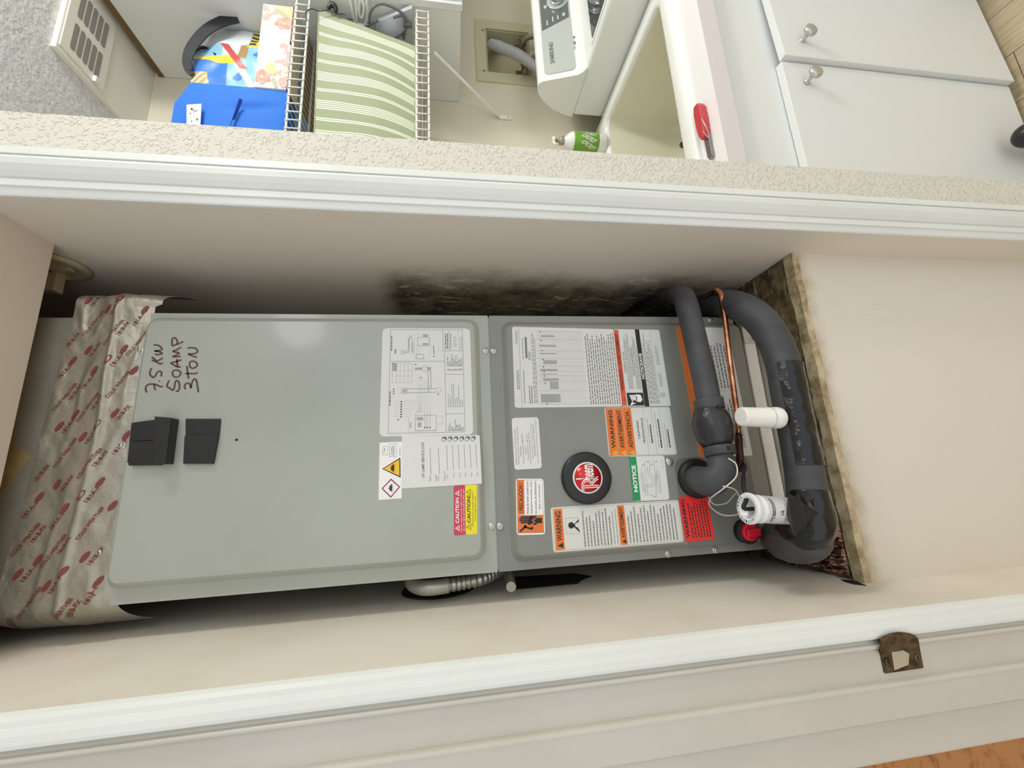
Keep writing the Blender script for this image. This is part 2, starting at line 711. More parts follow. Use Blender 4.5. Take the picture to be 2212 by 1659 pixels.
# laundry back wall with the opening for the outlet box
ob0 = aty(1048.5, 63, YB)
ob1 = aty(1052, 157, YB)
OX0, OX1 = ob1.x, ob0.x
OZ1, OZ0 = ob0.z, ob0.z - 0.175
b = MB()
b.box((XW, YB, FL), (OX0, YB + 0.1, CE))
b.box((OX1, YB, FL), (2.25, YB + 0.1, CE))
b.box((OX0, YB, FL), (OX1, YB + 0.1, OZ0))
b.box((OX0, YB, OZ1), (OX1, YB + 0.1, CE))
b.build('wall_laundry_back', wall_paint, kind='structure')
b = MB()
b.box((2.15, -1.0, FL), (2.25, YB, CE))
b.build('wall_laundry_right', wall_paint, kind='structure')
b = MB()
b.box((-2.2, 2.0, FL), (XLE, 2.1, CE))
b.build('wall_left_room_back', wall_paint, kind='structure')
# lintel over the closet: its underside is the closet's low ceiling
b = MB()
b.box((XL, YW, 0.628), (XR, 0.680, CE))
b.build('wall_lintel', panel_paint, kind='structure')
# drywall panel under the platform + platform
b = MB()
stain_p = stain_mat('lower_panel_paint', (226, 219, 206), (198, 182, 146), (160, 142, 104),
                    [('Z', EYE + ZP - 0.045, EYE + ZP + 0.01)], 14, 0.3)
b.boxm((XL, YP, FL), (XR, YP + 0.016, ZP - 0.004), [0, 0, 0, 0, 0, 0])
pn = b.build('wall_platform_front', [stain_p], kind='structure')
# blistered paint on the panel
for (px_, py_) in ((1893, 668), (1893, 690)):
    c = aty(px_, py_, YP)
    q = MB()
    n = 14

    def bl(u, v, c=c, py_=py_):
        a = (u - 0.5) * 2
        w = 0.006 * (1 - a * a) * (v - 0.5) * 2
        bow = (0.006 if py_ < 680 else -0.006) * (1 - a * a)
        h = 0.0022 * (1 - a * a) * (1 - (2 * v - 1) ** 2)
        return V((c.x + w + bow, YP - h, c.z - a * 0.040))
    q.grid(bl, 14, 4)
    q.build('paint_blister', stain_p, pn)
edge_mat = mat('raw_drywall_edge', (206, 190, 156), 0.85, var=(30, (140, 118, 78), 0.42, 0.66), bump=(70, 0.7, 0.006))
b = MB()
nE = 60
random.seed(3)


def ragged(i):
    return 0.0022 * mn.noise(V((i * 0.23, 2.2, 0))) + 0.0007 * mn.noise(V((i * 1.3, 0.2, 4)))


for i in range(nE):
    xa = XL + (XR - XL) * i / nE
    xb = XL + (XR - XL) * (i + 1) / nE
    ya0, yb0 = YP - 0.0035 + ragged(i), YP - 0.0035 + ragged(i + 1)
    za, zb = ZP - 0.012 + ragged(i + 50), ZP - 0.012 + ragged(i + 51)
    b.add([(xa, ya0, za), (xb, yb0, zb), (xb, yb0, ZP + 0.001), (xa, ya0, ZP + 0.001), (xb, YP + 0.017 + 2 * ragged(i + 81), ZP + 0.0015), (xa, YP + 0.017 + 2 * ragged(i + 80), ZP + 0.0015)],
          [(0, 1, 2, 3), (3, 2, 4, 5)])
b.build('platform_edge', edge_mat, pn)
q = MB()
cr = [atx(x, y, XL + .0006) for x, y in ((1815, 1251), (1848, 1254), (1873, 1265), (1845, 1262), (1826, 1257))]
n = len(cr)
q.add(cr + [p_ - V((.0005, 0, 0)) for p_ in cr], [tuple(range(n))] + [(i, (i + 1) % n, n + (i + 1) % n, n + i) for i in range(n)])
q.build('crack', dark_gap, pn)
mold = stain_mat('mouldy_platform', (176, 164, 132), (128, 114, 80), (72, 60, 38), [('Z', EYE + ZP - 1, EYE + ZP - 0.9)], 16, 0.6, (178, 168, 138))
b = MB()
b.box((XL, YP + 0.016, ZP - 0.05), (XR, YB + 0.02, ZP))
b.build('wall_platform_top', mold, kind='structure')

# ------------------------------------------------------------------ trims: casing on the right, jamb on the left
def casing(name, prof, z0, z1, M_, **k):
    q = MB()
    q.prism(prof, (z0, z1), 2)
    return q.build(name, M_, kind='structure', **k)


def arc(cx, cy, r, a0, a1, n=5):
    return [(cx + r * math.cos(math.radians(a0 + (a1 - a0) * i / n)), cy + r * math.sin(math.radians(a0 + (a1 - a0) * i / n))) for i in range(n + 1)]


xo = 0.830 * YW        # outer edge of the right casing
pr = [(xo, YW), (xo, YW - 0.016), (xo - 0.0115, YW - 0.017), (xo - 0.0125, YW - 0.0125), (xo - 0.0145, YW - 0.0125)]
pr += arc(xo - 0.020, YW - 0.0135, 0.0062, 10, -90, 5)
pr += [(xo - 0.028, YW - 0.0185), (xo - 0.036, YW - 0.0150), (xo - 0.0425, YW - 0.0105), (xo - 0.0437, YW - 0.0075), (xo - 0.0455, YW - 0.0075)]
pr += [(xo - 0.0465, YW - 0.0105), (xo - 0.0555, YW - 0.0098), (xo - 0.0565, YW - 0.0060), (xo - 0.0655, YW - 0.0050), (xo - 0.0675, YW - 0.0035), (xo - 0.0675, YW)]
casing('trim_1', pr, FL, CE, white_trim)
# left: moulded stop, grooves, strike flat, outer flat
ls = [aty(1860, yy, YL).x for yy in (1330, 1385, 1391, 1402, 1477, 1492, 1556, 1565, 1649, 1657)]
y0 = YL
lt = aty(1860, 1386, YL - 0.009).x
ps = [(XL, y0 + 0.004), (ls[0], y0 - 0.0005), (ls[0] - 0.0040, y0 - 0.0030), (ls[0] - 0.0090, y0 - 0.0042), (ls[0] - 0.0098, y0 - 0.0058)]
ps += [(ls[0] - 0.0150, y0 - 0.0082), (lt + 0.004, y0 - 0.0094), (lt + 0.001, y0 - 0.0090), (lt, y0 - 0.0080), (lt - 0.0004, y0 + 0.004)]
casing('trim_3', ps, FL, CE, white_trim)
pl = [(lt - 0.0006, y0 + 0.004), (lt - 0.0006, y0 - 0.001), (ls[2], y0 - 0.0035)]
pl += arc((ls[2] + ls[3]) / 2, y0 - 0.0050, abs(ls[2] - ls[3]) / 2, 0, -180, 6)
pl += [(ls[3] - 0.001, y0 - 0.002), (ls[4], y0 - 0.002)]
pl += arc((ls[4] + ls[5]) / 2, y0 - 0.0055, abs(ls[4] - ls[5]) / 2, 0, -120, 6)
pl += [(ls[5] - 0.001, y0 - 0.0085), (ls[6], y0 - 0.0078), (ls[6] - 0.001, y0 - 0.002), (ls[7], y0 - 0.001), (ls[8], y0 - 0.001)]
pl += arc(ls[8] - 0.0005, y0 + 0.004, 0.005, -90, -175, 4)
pl += [(ls[9], y0 + 0.004)]
casing('trim_2', pl, FL, CE, jamb_shade_tone)

# strike plate on the left jamb
sp = thing('strike_plate', 'tarnished brass strike plate screwed to the white left door jamb', 'strike plate', aty(1945, 1415, YL) + V((0, 0, -0.03)))
YS = YL - 0.0035
c_ = [(1903, 1459), (1995, 1442), (1985, 1383)]
pts = [(1913, 1455), (1911, 1453), (1897, 1388), (1901, 1381), (1912, 1372), (1925, 1366.5), (1940, 1365), (1955, 1366), (1968, 1369), (1978, 1373), (1983, 1380), (1995, 1441), (1994, 1443)]
q = MB()
fr = [aty(x, y, YS) for x, y in pts]
for i, p_ in enumerate(fr):
    pass
n = len(fr)
bk = [p_ + V((0, 0.004, 0)) for p_ in fr]
q.add(fr + bk, [tuple(range(n))] + [(i, (i + 1) % n, n + (i + 1) % n, n + i) for i in range(n)])
# lip that curls over the stop
YLp = YL - 0.0128
l1 = [aty(x, y, YLp) for x, y in ((1900, 1380), (1912, 1372), (1925, 1367), (1940, 1365), (1955, 1366), (1968, 1369), (1981, 1376))]
l2 = [aty(x, y, YLp + .0003) for x, y in ((1899, 1387), (1912, 1383), (1925, 1380), (1940, 1378), (1955, 1377), (1968, 1377), (1984, 1380))]
l3 = [aty(x, y, YL - .0118) for x, y in ((1901, 1404), (1912, 1401), (1925, 1399), (1940, 1397), (1955, 1394), (1968, 1392), (1986, 1391))]
l4 = [aty(x, y, YS - .0004) for x, y in ((1903, 1414), (1912, 1412), (1925, 1409), (1940, 1407), (1955, 1404), (1968, 1402), (1987, 1400))]
q.add(l1 + l2 + l3 + l4, [(7 * r + i, 7 * r + i + 1, 7 * r + 8 + i, 7 * r + 7 + i) for r in range(3) for i in range(6)], True)
q.build('plate', brass_old, sp)
q = MB()
q.add([aty(x, y, YS - 0.0004) for x, y in ((1926, 1409), (1950, 1404), (1964, 1412), (1963, 1436), (1935, 1447), (1932, 1448))], [(0, 1, 2, 3, 4, 5)])
q.build('latch_hole', mat('putty', (186, 178, 152), 0.8), sp, label='pale filled latch hole')
for (sx, sy) in ((1917, 1429), (1980, 1420)):
    q = MB()
    c = aty(sx, sy, YS)
    q.lathe([(0.0048, 0), (0.0044, 0.0012), (0.003, 0.0016)], c, (0, -1, 0), 14)
    q.mat(1).box(c + V((-0.0028, -0.0018, -0.0006)), c + V((0.0028, -0.0015, 0.0006)))
    q.build('screw', [brass_old, dark_gap], sp)

# ------------------------------------------------------------------ the air handler
YA = 0.709
XA0, XA1 = -0.1505, 0.2945
ZA1 = 0.511
ZS = -0.070          # seam between the two doors
ZA0 = -0.572
YE = YA - 0.013      # raised faces of the doors
ah = thing('air_handler', 'grey upright air handler cabinet with two raised doors, standing in the closet', 'air handler', (0.072, 0.98, ZA0))
b = MB()
b.box((XA0 + 0.002, YA, ZA0), (XA1 - 0.002, YB - 0.03, ZA1 - 0.002))
b.build('cabinet', ac_mat, ah, bevel=0.002)


def rrect(x0, z0, x1, z1, r, n=5):
    out = []
    for (cx, cz, a0) in ((x1 - r, z1 - r, 0), (x0 + r, z1 - r, 90), (x0 + r, z0 + r, 180), (x1 - r, z0 + r, 270)):
        for k in range(n + 1):
            a = math.radians(a0 + 90 * k / n)
            out.append((cx + r * math.cos(a), cz + r * math.sin(a)))
    return out


def door(name, z0, z1, x_in, z_in0, z_in1, M_):
    """pressed steel door: flat flange with a raised, rounded field"""
    q = MB()
    y = YA - 0.0022
    rings = [(rrect(XA0, z0, XA1, z1, 0.0015), YA + 0.001), (rrect(XA0, z0, XA1, z1, 0.0015), y),
             (rrect(x_in[0], z_in0, x_in[1], z_in1, 0.020), y), (rrect(x_in[0] + 0.0015, z_in0 + 0.0015, x_in[1] - 0.0015, z_in1 - 0.0015, 0.019), y - 0.0012),
             (rrect(x_in[0] + 0.0075, z_in0 + 0.0075, x_in[1] - 0.0075, z_in1 - 0.0075, 0.015), YE + 0.0014),
             (rrect(x_in[0] + 0.0105, z_in0 + 0.0105, x_in[1] - 0.0105, z_in1 - 0.0105, 0.013), YE)]
    n = len(rings[0][0])
    vs = []
    for (pts_, yy) in rings:
        vs += [(p_[0], yy, p_[1]) for p_ in pts_]
    fs = []
    for i in range(len(rings) - 1):
        for k in range(n):
            k2 = (k + 1) % n
            fs.append((i * n + k, i * n + k2, (i + 1) * n + k2, (i + 1) * n + k))
    q.add(vs, fs, False)
    for k in range(len(q.f)):
        if k >= 2 * n:
            q.sm[k] = True
    q.add(vs[-n:], [tuple(range(n))])
    return q.build(name, M_, ah)


xi = (aty(700, 1237, YA).x, aty(700, 689, YA).x)
ud = door('upper_door', ZS + 0.0012, ZA1, xi, aty(1043, 950, YA).z, aty(280, 950, YA).z, ac_mat)
xi2 = (aty(1250, 1203, YA).x, aty(1250, 697, YA).x)
ld = door('lower_door', ZA0 + 0.0005, ZS - 0.0012, xi2, aty(1640, 950, YA).z, aty(1092, 950, YA).z, ac_dimmed)


def screw(px_, py_, parent, Y=YA - 0.0022, r=0.0048):
    q = MB()
    c = aty(px_, py_, Y)
    q.lathe([(r * 1.25, 0), (r * 1.2, 0.0012), (r * 0.8, 0.0014)], c, (0, -1, 0), 16)
    q.lathe([(r * 0.8, 0.0012), (r * 0.78, 0.0042), (r * 0.55, 0.0046)], c, (0, -1, 0), 6, smooth=False, start=random.random())
    q.mat(1).box(c + V((-r * 0.5, -0.0050, -0.0004)), c + V((r * 0.5, -0.0044, 0.0004)))
    q.build('screw', [zinc, ink], parent)


for p_ in ((303, 757), (263, 962), (218, 1193), (1049, 758), (1062, 1137)):
    screw(*p_, ud)
for p_ in ((1066, 758), (1080, 1137), (1443, 1197), (1545, 1188), (1535, 692)):
    screw(*p_, ld)
screw(1446, 997, ld, YE, 0.0058)
q = MB()
q.lathe([(0.0022, 0), (0.0, 0.0004)], aty(511, 950, YE), (0, -1, 0), 10)
q.build('screw_hole', ink, ud)

# hand lettering in brown marker on the upper door
strokes = [
    [(187, 1470), (160, 1400), (170, 1330), (220, 1280), (300, 1268), (380, 1272), (450, 1300), (520, 1328), (575, 1325)],
    [(365, 1275), (368, 1330), (390, 1412)],
    [(475, 1205), (505, 1190)],
    [(305, 890), (272, 950), (262, 1030), (300, 1080), (350, 1110), (400, 1060), (430, 1000), (490, 960), (535, 980), (540, 1040), (520, 1085)],
    [(305, 700), (400, 730), (470, 770), (520, 785), (575, 765)],
    [(305, 620), (360, 665), (425, 720)],
    [(575, 645), (510, 680), (430, 725)],
    [(350, 335), (400, 330), (470, 350), (530, 390), (550, 440), (470, 470), (370, 475)],
    [(370, 475), (470, 490), (555, 535), (470, 565), (380, 550)],
    [(720, 1180), (690, 1250), (668, 1320), (740, 1370), (810, 1415), (850, 1330), (865, 1230), (900, 1185), (945, 1210), (970, 1290), (960, 1390), (930, 1440), (880, 1425)],
    [(880, 930), (815, 960), (800, 1020), (830, 1080), (890, 1105), (960, 1080), (1000, 1010), (960, 950), (880, 930)],
    [(1000, 855), (930, 860), (850, 820), (770, 765), (850, 740), (930, 720), (1015, 685)],
    [(915, 670), (910, 760), (930, 850)],
    [(995, 600), (900, 615), (810, 610), (880, 580), (960, 530), (880, 505), (810, 485), (900, 450), (970, 410), (1005, 385)],
    [(1065, 250), (960, 300), (880, 325), (800, 350), (790, 270), (800, 190), (840, 160), (890, 190), (920, 250), (910, 310)],
    [(1110, 1395), (1090, 1330), (1110, 1270), (1170, 1245), (1220, 1280), (1240, 1360), (1260, 1260), (1300, 1170), (1345, 1145), (1380, 1210), (1400, 1320), (1420, 1465)],
    [(1145, 835), (1155, 930), (1170, 1030), (1185, 1140)],
    [(1105, 1020), (1200, 1015), (1330, 1020), (1375, 1005), (1405, 985)],
    [(1285, 715), (1225, 740), (1210, 810), (1230, 870), (1290, 890), (1360, 860), (1395, 805), (1350, 740), (1285, 715)],
    [(1385, 630), (1290, 600), (1180, 550), (1290, 545), (1380, 520), (1400, 470), (1360, 420), (1280, 400), (1200, 400), (1165, 420)],
]
q = MB()
for st in strokes:
    sm = [aty(300 + a / 11.06, 715 + c / 11.06, YE - 0.00025) for a, c in spline(st, 5)]
    w = 0.0013
    L_, R_ = [], []
    for i in range(len(sm)):
        t = (sm[min(i + 1, len(sm) - 1)] - sm[max(i - 1, 0)])
        nn = t.cross(V((0, 1, 0)))
        nn = nn.normalized() * w if nn.length > 1e-9 else V((w, 0, 0))
        L_.append(sm[i] - nn)
        R_.append(sm[i] + nn)
    k = len(sm)
    q.add(L_ + R_, [(i, i + 1, k + i + 1, k + i) for i in range(k - 1)])
q.build('marker_lettering', marker, ud)

# black folded magnetic flap / cable cover on the upper door
q = MB()
YM = YE
bp_ = lambda x, y, d: aty(x, y, YM) + V((0, -d, 0))


def slab(pts_, d0, d1):
    n_ = len(pts_)
    fr_ = [aty(x, y, YM) + V((0, -d1, 0)) for x, y in pts_]
    bk_ = [aty(x, y, YM) + V((0, -d0, 0)) for x, y in pts_]
    q.add(fr_ + bk_, [tuple(range(n_))] + [(i, n_ + i, n_ + (i + 1) % n_, (i + 1) % n_) for i in range(n_)])


slab([(292, 914), (352, 906), (352, 951), (291, 954)], 0, 0.006)
q.build('cable_cover', black_pl, ud, bevel=0.0008, label='matt black folded plastic cover')
q = MB()
slab([(288, 955), (352, 952), (352, 1005), (286, 1006)], 0, 0.0085)
slab([(286, 914), (294, 914), (284, 1000), (277, 1000)], 0, 0.0025)
q.build('cable_cover', black_pl, ud, bevel=0.0008, label='matt black folded plastic cover')
q = MB()
slab([(403, 905), (478, 905), (475, 938), (403, 942)], 0, 0.003)
slab([(403, 942), (475, 938), (463, 1002), (400, 1002)], 0, 0.0055)
q.build('cable_cover', black_pl, ud, bevel=0.0008, label='matt black folded plastic cover')
q = MB()
slab([(352, 903), (387, 906), (375, 1003), (350, 1003)], 0, 0.019)
q.build('clamp_bar', black_pl, ud, bevel=0.001)

# ---- stickers on the upper door
LA = Label((819.4, 943), (826.5, 708.8), (1015.3, 709.6), (1022.4, 939), YE - 0.0003, paper, 0.05)
LA.frame(.09, .015, .91, .975, 0.0006, ink_g)
LA.seg(.70, .22, .705, .972, 0.0006, ink_g)
LA.seg(.68, .017, .685, .22, 0.0006, ink_g)
LA.seg(.09, .32, .70, .32, 0.0006, ink_g)
for t_, a in ((.22, .685), (.445, .7), (.81, .705)):
    LA.seg(a, t_, .91, t_, 0.0006, ink_g)
LA.seg(.75, .02, .755, .22, 0.0005, ink_g)
LA.seg(.858, .02, .862, .22, 0.0004, ink_l)
LA.lines(.095, .075, .112, .22, 1, ink_g, fill=.8, ragged=0)
LA.lines(.092, .60, .11, .73, 1, ink_g, fill=.8, ragged=0)
LA.lines(.70, .05, .745, .2, 2, ink_g, fill=.6, ragged=0)
LA.lines(.765, .05, .775, .2, 1, ink_g, fill=.9, ragged=0)
LA.lines(.80, .07, .84, .18, 2, ink_l, fill=.4)
LA.lines(.87, .05, .905, .21, 2, ink_l, fill=.4)
LA.lines(.725, .25, .90, .37, 11, ink_g, fill=.5, ragged=.7)
LA.lines(.725, .39, .90, .41, 12, ink_g, fill=.5, ragged=.3)
LA.lines(.725, .50, .90, .75, 9, ink_g, fill=.3, ragged=.8)
LA.lines(.725, .86, .90, .965, 12, ink_g, fill=.5, ragged=.8)
# table and diagrams
for i in range(6):
    v_ = .12 + .215 * i / 5
    LA.seg(v_, .337, v_, .52, 0.0005, ink_l)
for t_ in (.337, .41, .46, .52):
    LA.seg(.12, t_, .335, t_, 0.0005, ink_l)
LA.rect(.12, .337, .165, .41, ink_l)
LA.circ(.475, .39, .0050, ink_g, w=.0005)
LA.rect(.365, .38, .445, .402, ink_l)
LA.rect(.505, .375, .545, .405, ink_l)
for t_ in (.578, .613):
    LA.seg(.285, t_, .60, t_, .0007, ink_g)
LA.seg(.51, .40, .515, .605, .0008, ink_g)
LA.seg(.54, .40, .545, .575, .0008, ink_g)
LA.frame(.225, .572, .285, .618, .0007, ink_g)
LA.circ(.255, .595, .003, ink_l)
LA.frame(.60, .57, .655, .61, .0005, ink_l)
for i in range(7):
    t_ = .695 + .135 * i / 6
    LA.circ(.222, t_, .0013, ink)
    LA.seg(.15, t_ - .005, .205, t_ - .005, .0003, ink_l)
    LA.seg(.235, t_ - .005, .40 - .012 * i, t_ - .005, .0003, ink_l)
    LA.seg(.40 - .012 * i + .03, t_ - .005, .43, .78, .0003, ink_l)
for i, v_ in enumerate((.40, .425, .45, .475, .50, .53)):
    LA.seg(v_, .44 + .02 * i, v_ + .004, .80, .00035, ink_l)
LA.frame(.375, .82, .60, .955, .0006, ink_g)
LA.rect(.39, .835, .46, .865, ink_l)
LA.rect(.40, .88, .44, .925, ink_l)
for v_ in (.475, .50, .53):
    LA.seg(v_, .80, v_, .93, .0005, ink_g)
    LA.circ(v_, .93, .0016, ink_g)
LA.seg(.30, .83, .30, .965, .0004, ink_l)
LA.seg(.30, .965, .60, .96, .0004, ink_l)
LA.path([(.62, .83), (.67, .83), (.67, .90), (.62, .90)], .0005, ink_l)
LA.lines(.31, .87, .335, .93, 2, ink_g, fill=.5)
LA.path([(.285, .235), (.30, .10), (.315, .07), (.33, .10), (.33, .235)], .0007, ink_g)
LA.path([(.245, .235), (.30, .235), (.30, .15), (.285, .13), (.30, .09)], .0007, ink_g)
LA.path([(.34, .245), (.345, .145), (.355, .14)], .0007, ink_g)
LA.frame(.215, .22, .255, .25, .0006, ink_g)
LA.frame(.38, .255, .46, .295, .0006, ink_g)
LA.frame(.38, .17, .415, .25, .0003, ink_l)
LA.frame(.395, .09, .525, .17, .0006, ink_g)
LA.frame(.36, .06, .535, .30, .0003, ink_l)
LA.rect(.45, .145, .515, .165, ink_l)
LA.rect(.455, .06, .51, .085, ink_l)
LA.seg(.575, .17, .58, .255, .0014, ink_g)
LA.seg(.63, .17, .635, .23, .0004, ink_l)
for (v_, t_) in ((.145, .24), (.145, .21), (.145, .225), (.135, .60), (.135, .58), (.135, .62), (.37, .35), (.12, .34), (.43, .475), (.19, .855), (.62, .63), (.575, .275)):
    LA.poly([(v_ - .012, t_), (v_ + .01, t_ - .009), (v_ + .01, t_ + .009)], ink_g)
LA.build('wiring_diagram_sticker', ud, 'white wiring diagram sticker')

LB = Label((817.6, 1080), (820, 956), (868.3, 953.9), (867.6, 1076.6), YE - 0.0003, white_ink, 0)
LB.poly([(.13, .47), (.93, .285), (.95, .64)], ink)
LB.poly([(.20, .47), (.885, .315), (.905, .61)], yellow2, 2)
LB.poly([(.12, .81), (.53, .645), (.94, .80), (.53, .98)], maroon)
LB.poly([(.19, .81), (.53, .675), (.87, .80), (.53, .95)], white_ink, 2)


def flame(L_, v, t, s_, M_):
    L_.poly([(v + .5 * s_ * a, t + .38 * s_ * c) for a, c in ((.35, -.45), (.05, -.5), (.15, -.3), (-.3, -.28), (-.1, -.12), (-.55, .05), (-.1, .1), (-.25, .32), (.05, .28), (.2, .5), (.42, .3), (.46, -.2))], M_, 3)
    L_.rect(v + .29 * s_, t - .2 * s_, v + .315 * s_, t + .2 * s_, M_, 3)


flame(LB, .57, .465, .40, ink)
flame(LB, .50, .81, .38, ink)
LB.frame(.45, .03, .75, .265, .0005, ink_g)
LB.lines(.50, .06, .68, .24, 3, ink_g, fill=.5)
LB.path([(.12, .22), (.36, .23), (.38, .08), (.15, .07), (.12, .22)], .0005, ink_g)
LB.seg(.2, .18, .24, .1, .0012, ink_g)
LB.lines(.88, .09, .95, .25, 1, ink_g, fill=.4)
LB.build('refrigerant_sticker', ud, 'white sticker with yellow triangle and red diamond flame signs')

LC = Label((868, 1055.4), (868, 942), (1036, 940), (1041, 1044.7), YE - 0.0005, paper, 0)
LC.text('UV LAMP SERVICE LOG', .245, .13, .28, .82, ink_g, bold=.02)
LC.text('Tech:', .335, .79, .36, .90, ink_g)
LC.text('Install', .41, .78, .43, .90, ink_g)
LC.text('Date:', .44, .79, .46, .89, ink_g)
LC.text('Replacement', .52, .70, .54, .90, ink_g)
LC.text('Date:', .55, .77, .565, .85, ink_g)
LC.seg(.355, .25, .36, .77, .0007, ink_g)
LC.seg(.46, .24, .465, .76, .0007, ink_g)
for i in range(6):
    v_ = .565 + .0755 * i
    LC.seg(v_, .19, v_ + .004, .70 - .008 * i, .0007, ink_g)
    if i:
        LC.text('Next:', v_ - .004, .755, v_ + .012, .845, ink_g)
    LC.frame(v_ - .055, .055, v_ - .018, .115, .0008, ink_g)
    LC.seg(v_ - .055, .055, v_ - .04, .035, .0014, ink_g)
    LC.seg(v_ - .04, .035, v_ - .004, .035, .0016, ink)
    LC.seg(v_ - .004, .035, v_ - .006, .09, .0016, ink)
LC.build('service_log_sticker', ud, 'white service log paper with six boxes and lines')

LD = Label((980.6, 1157), (980, 1049.6), (1004, 1047.5), (1006, 1155), YE - 0.0004, redm, .12)
LD.text('CAUTION', .15, .25, .46, .76, white_ink, bold=.03)
LD.text('Never expose your eyes or skin to', .58, .08, .75, .93, white_ink)
LD.text('the UV light produced by this unit.', .80, .08, .97, .93, white_ink)
for t_ in (.16, .86):
    LD.poly([(.10, t_), (.48, t_ - .06), (.48, t_ + .06)], white_ink)
    LD.poly([(.20, t_), (.43, t_ - .036), (.43, t_ + .036)], redm, 2)
    LD.seg(.27, t_, .40, t_, .0006, white_ink, 3)
LD.build('caution_sticker', ud, 'crimson caution sticker with white print')
LE = Label((1006, 1155), (1005, 1047.5), (1030, 1046.8), (1031, 1154), YE - 0.0004, yellow, .12)
LE.text('CAUTION!', .14, .22, .44, .77, ink, bold=.02)
LE.text('Disconnect power before', .56, .14, .72, .84, ink)
LE.text('servicing this unit', .78, .24, .93, .74, ink)
for t_ in (.15, .85):
    LE.path([(.06, t_), (.46, t_ - .06), (.46, t_ + .06)], .0006, ink, 1, True)
    LE.seg(.2, t_, .38, t_, .0006, ink)
LE.build('caution_sticker', ud, 'yellow caution sticker with black print')

# ---- stickers on the lower door
LF = Label((1112, 881), (1106, 705.7), (1326, 711), (1345, 878), YE - 0.0003, paper2, .03)
LF.seg(.062, .02, .066, .99, .0005, ink_g)
LF.lines(.025, .03, .05, .22, 2, ink_g, fill=.4)
LF.lines(.025, .50, .055, .78, 2, ink_g, fill=.5)
LF.rect(.115, .13, .135, .40, ink_g)
LF.lines(.088, .13, .10, .42, 1, ink_g)
LF.lines(.14, .30, .17, .42, 2, ink_g)
LF.lines(.085, .52, .10, .95, 1, ink_g)
LF.lines(.13, .70, .17, .95, 2, ink_g)
LF.lines(.175, .06, .215, .95, 3, ink_g, fill=.4, ragged=.1)
for i in range(34):
    v_ = .235 + .43 * i / 33
    LF.seg(v_, .045, v_ + .001, .965, .00025, ink_l)
for t_ in (.045, .155, .30, .40, .495, .56, .615, .69, .80, .965):
    LF.seg(.22, t_, .67, t_, .00045, ink_l)
for t_ in (.055, .17, .30, .41, .505, .565, .62, .71, .955):
    LF.circ(.265 + .03 * t_, t_, .0011, ink, 2)
for t0_, t1_, v0_, v1_ in ((.10, .125, .27, .40), (.225, .25, .25, .41), (.33, .345, .25, .41), (.42, .47, .28, .41), (.53, .555, .25, .41), (.59, .60, .26, .41), (.645, .68, .27, .415), (.69, .78, .33, .41), (.84, .94, .24, .42)):
    LF.rect(v0_, t0_, v1_, t1_, ink_l)
LF.lines(.69, .05, .99, .97, 13, ink_g, fill=.42, ragged=.15)
LF.build('rating_sticker', ld, 'white rating plate with a fine table and small print')
LG = Label((1344, 878), (1325, 711), (1424, 712.4), (1449.4, 877), YE - 0.0004, paper2, .03)
LG.rect(0, 0.01, .10, .99, redor)
LG.text('WARNING / AVERTISSEMENT', .015, .06, .08, .80, ink, bold=.02)
LG.seg(.0, .82, .10, .82, .0004, ink)
LG.path([(.03, .92), (.08, .90), (.08, .94)], .0005, ink, 2, True)
LG.text('HAZARDOUS VOLTAGE', .13, .30, .165, .58, ink)
LG.text('TENSION DANGEREUSE', .30, .25, .335, .62, ink)
LG.lines(.175, .05, .29, .78, 5, ink_g, fill=.45, ragged=.3)
LG.lines(.34, .05, .45, .78, 4, ink_g, fill=.45, ragged=.3)
LG.rect(.12, .83, .455, .99, ink)
LG.poly([(.16, .99), (.25, .90), (.22, .955), (.30, .96)], white_ink, 2)
for k_ in range(4):
    LG.seg(.17 + .01 * k_, .865 + .018 * k_, .32, .865 + .018 * k_, .0022, white_ink, 2)
LG.poly([(.30, .85), (.40, .855), (.43, .92), (.38, .95), (.30, .94)], white_ink, 2)
LG.rect(.46, 0, .555, 1, ink)
LG.text('NOTICE/AVIS', .475, .32, .54, .655, white_ink, bold=.03)
LG.lines(.57, .04, .77, .97, 8, ink_g, fill=.45, ragged=.3)
LG.seg(.785, .01, .79, .99, .0004, ink_g)
LG.lines(.83, .20, .90, .47, 3, ink_g, fill=.4)
LG.lines(.83, .55, .90, .75, 4, ink_g, fill=.4)
LG.circ(.85, .86, .0042, ink_g, w=.0006)
LG.text('UL', .835, .845, .865, .875, ink, bold=.02)
LG.text('LISTED', .89, .83, .91, .89, ink_g)
LG.build('warning_sticker', ld, 'white high voltage warning sticker with red-orange band and black band')

LH = Label((1315.8, 986), (1305.5, 880.6), (1446.6, 878.7), (1462.5, 982.4), YE - 0.0005, paper2, .04)
for i, (a, c, tx) in enumerate(((.015, .137, 'WARNING'), (.141, .266, 'AVERTISSEMENT'), (.27, .395, 'ADVERTENCIA'))):
    LH.rect(a, .015, c, .985, orange)
    LH.text(tx, a + .035, (.06, .06, .08)[i], c - .03, .84, ink, bold=.02)
    LH.poly([(a + .03, .935), (c - .02, .885), (c - .02, .985)], yellow2, 2)
    LH.seg(a + .06, .935, c - .03, .935, .0006, ink, 3)
LH.seg(.58, .01, .585, .98, .0004, ink_g)
LH.seg(.70, .01, .705, .98, .0004, ink_g)
LH.seg(.83, .01, .835, .98, .0004, ink_g)
LH.frame(.012, .012, .98, .985, .0003, ink_g)
LH.text('CALIFORNIA', .455, .28, .485, .66, ink, bold=.01)
LH.text('PROPOSITION 65', .525, .23, .555, .74, ink, bold=.01)
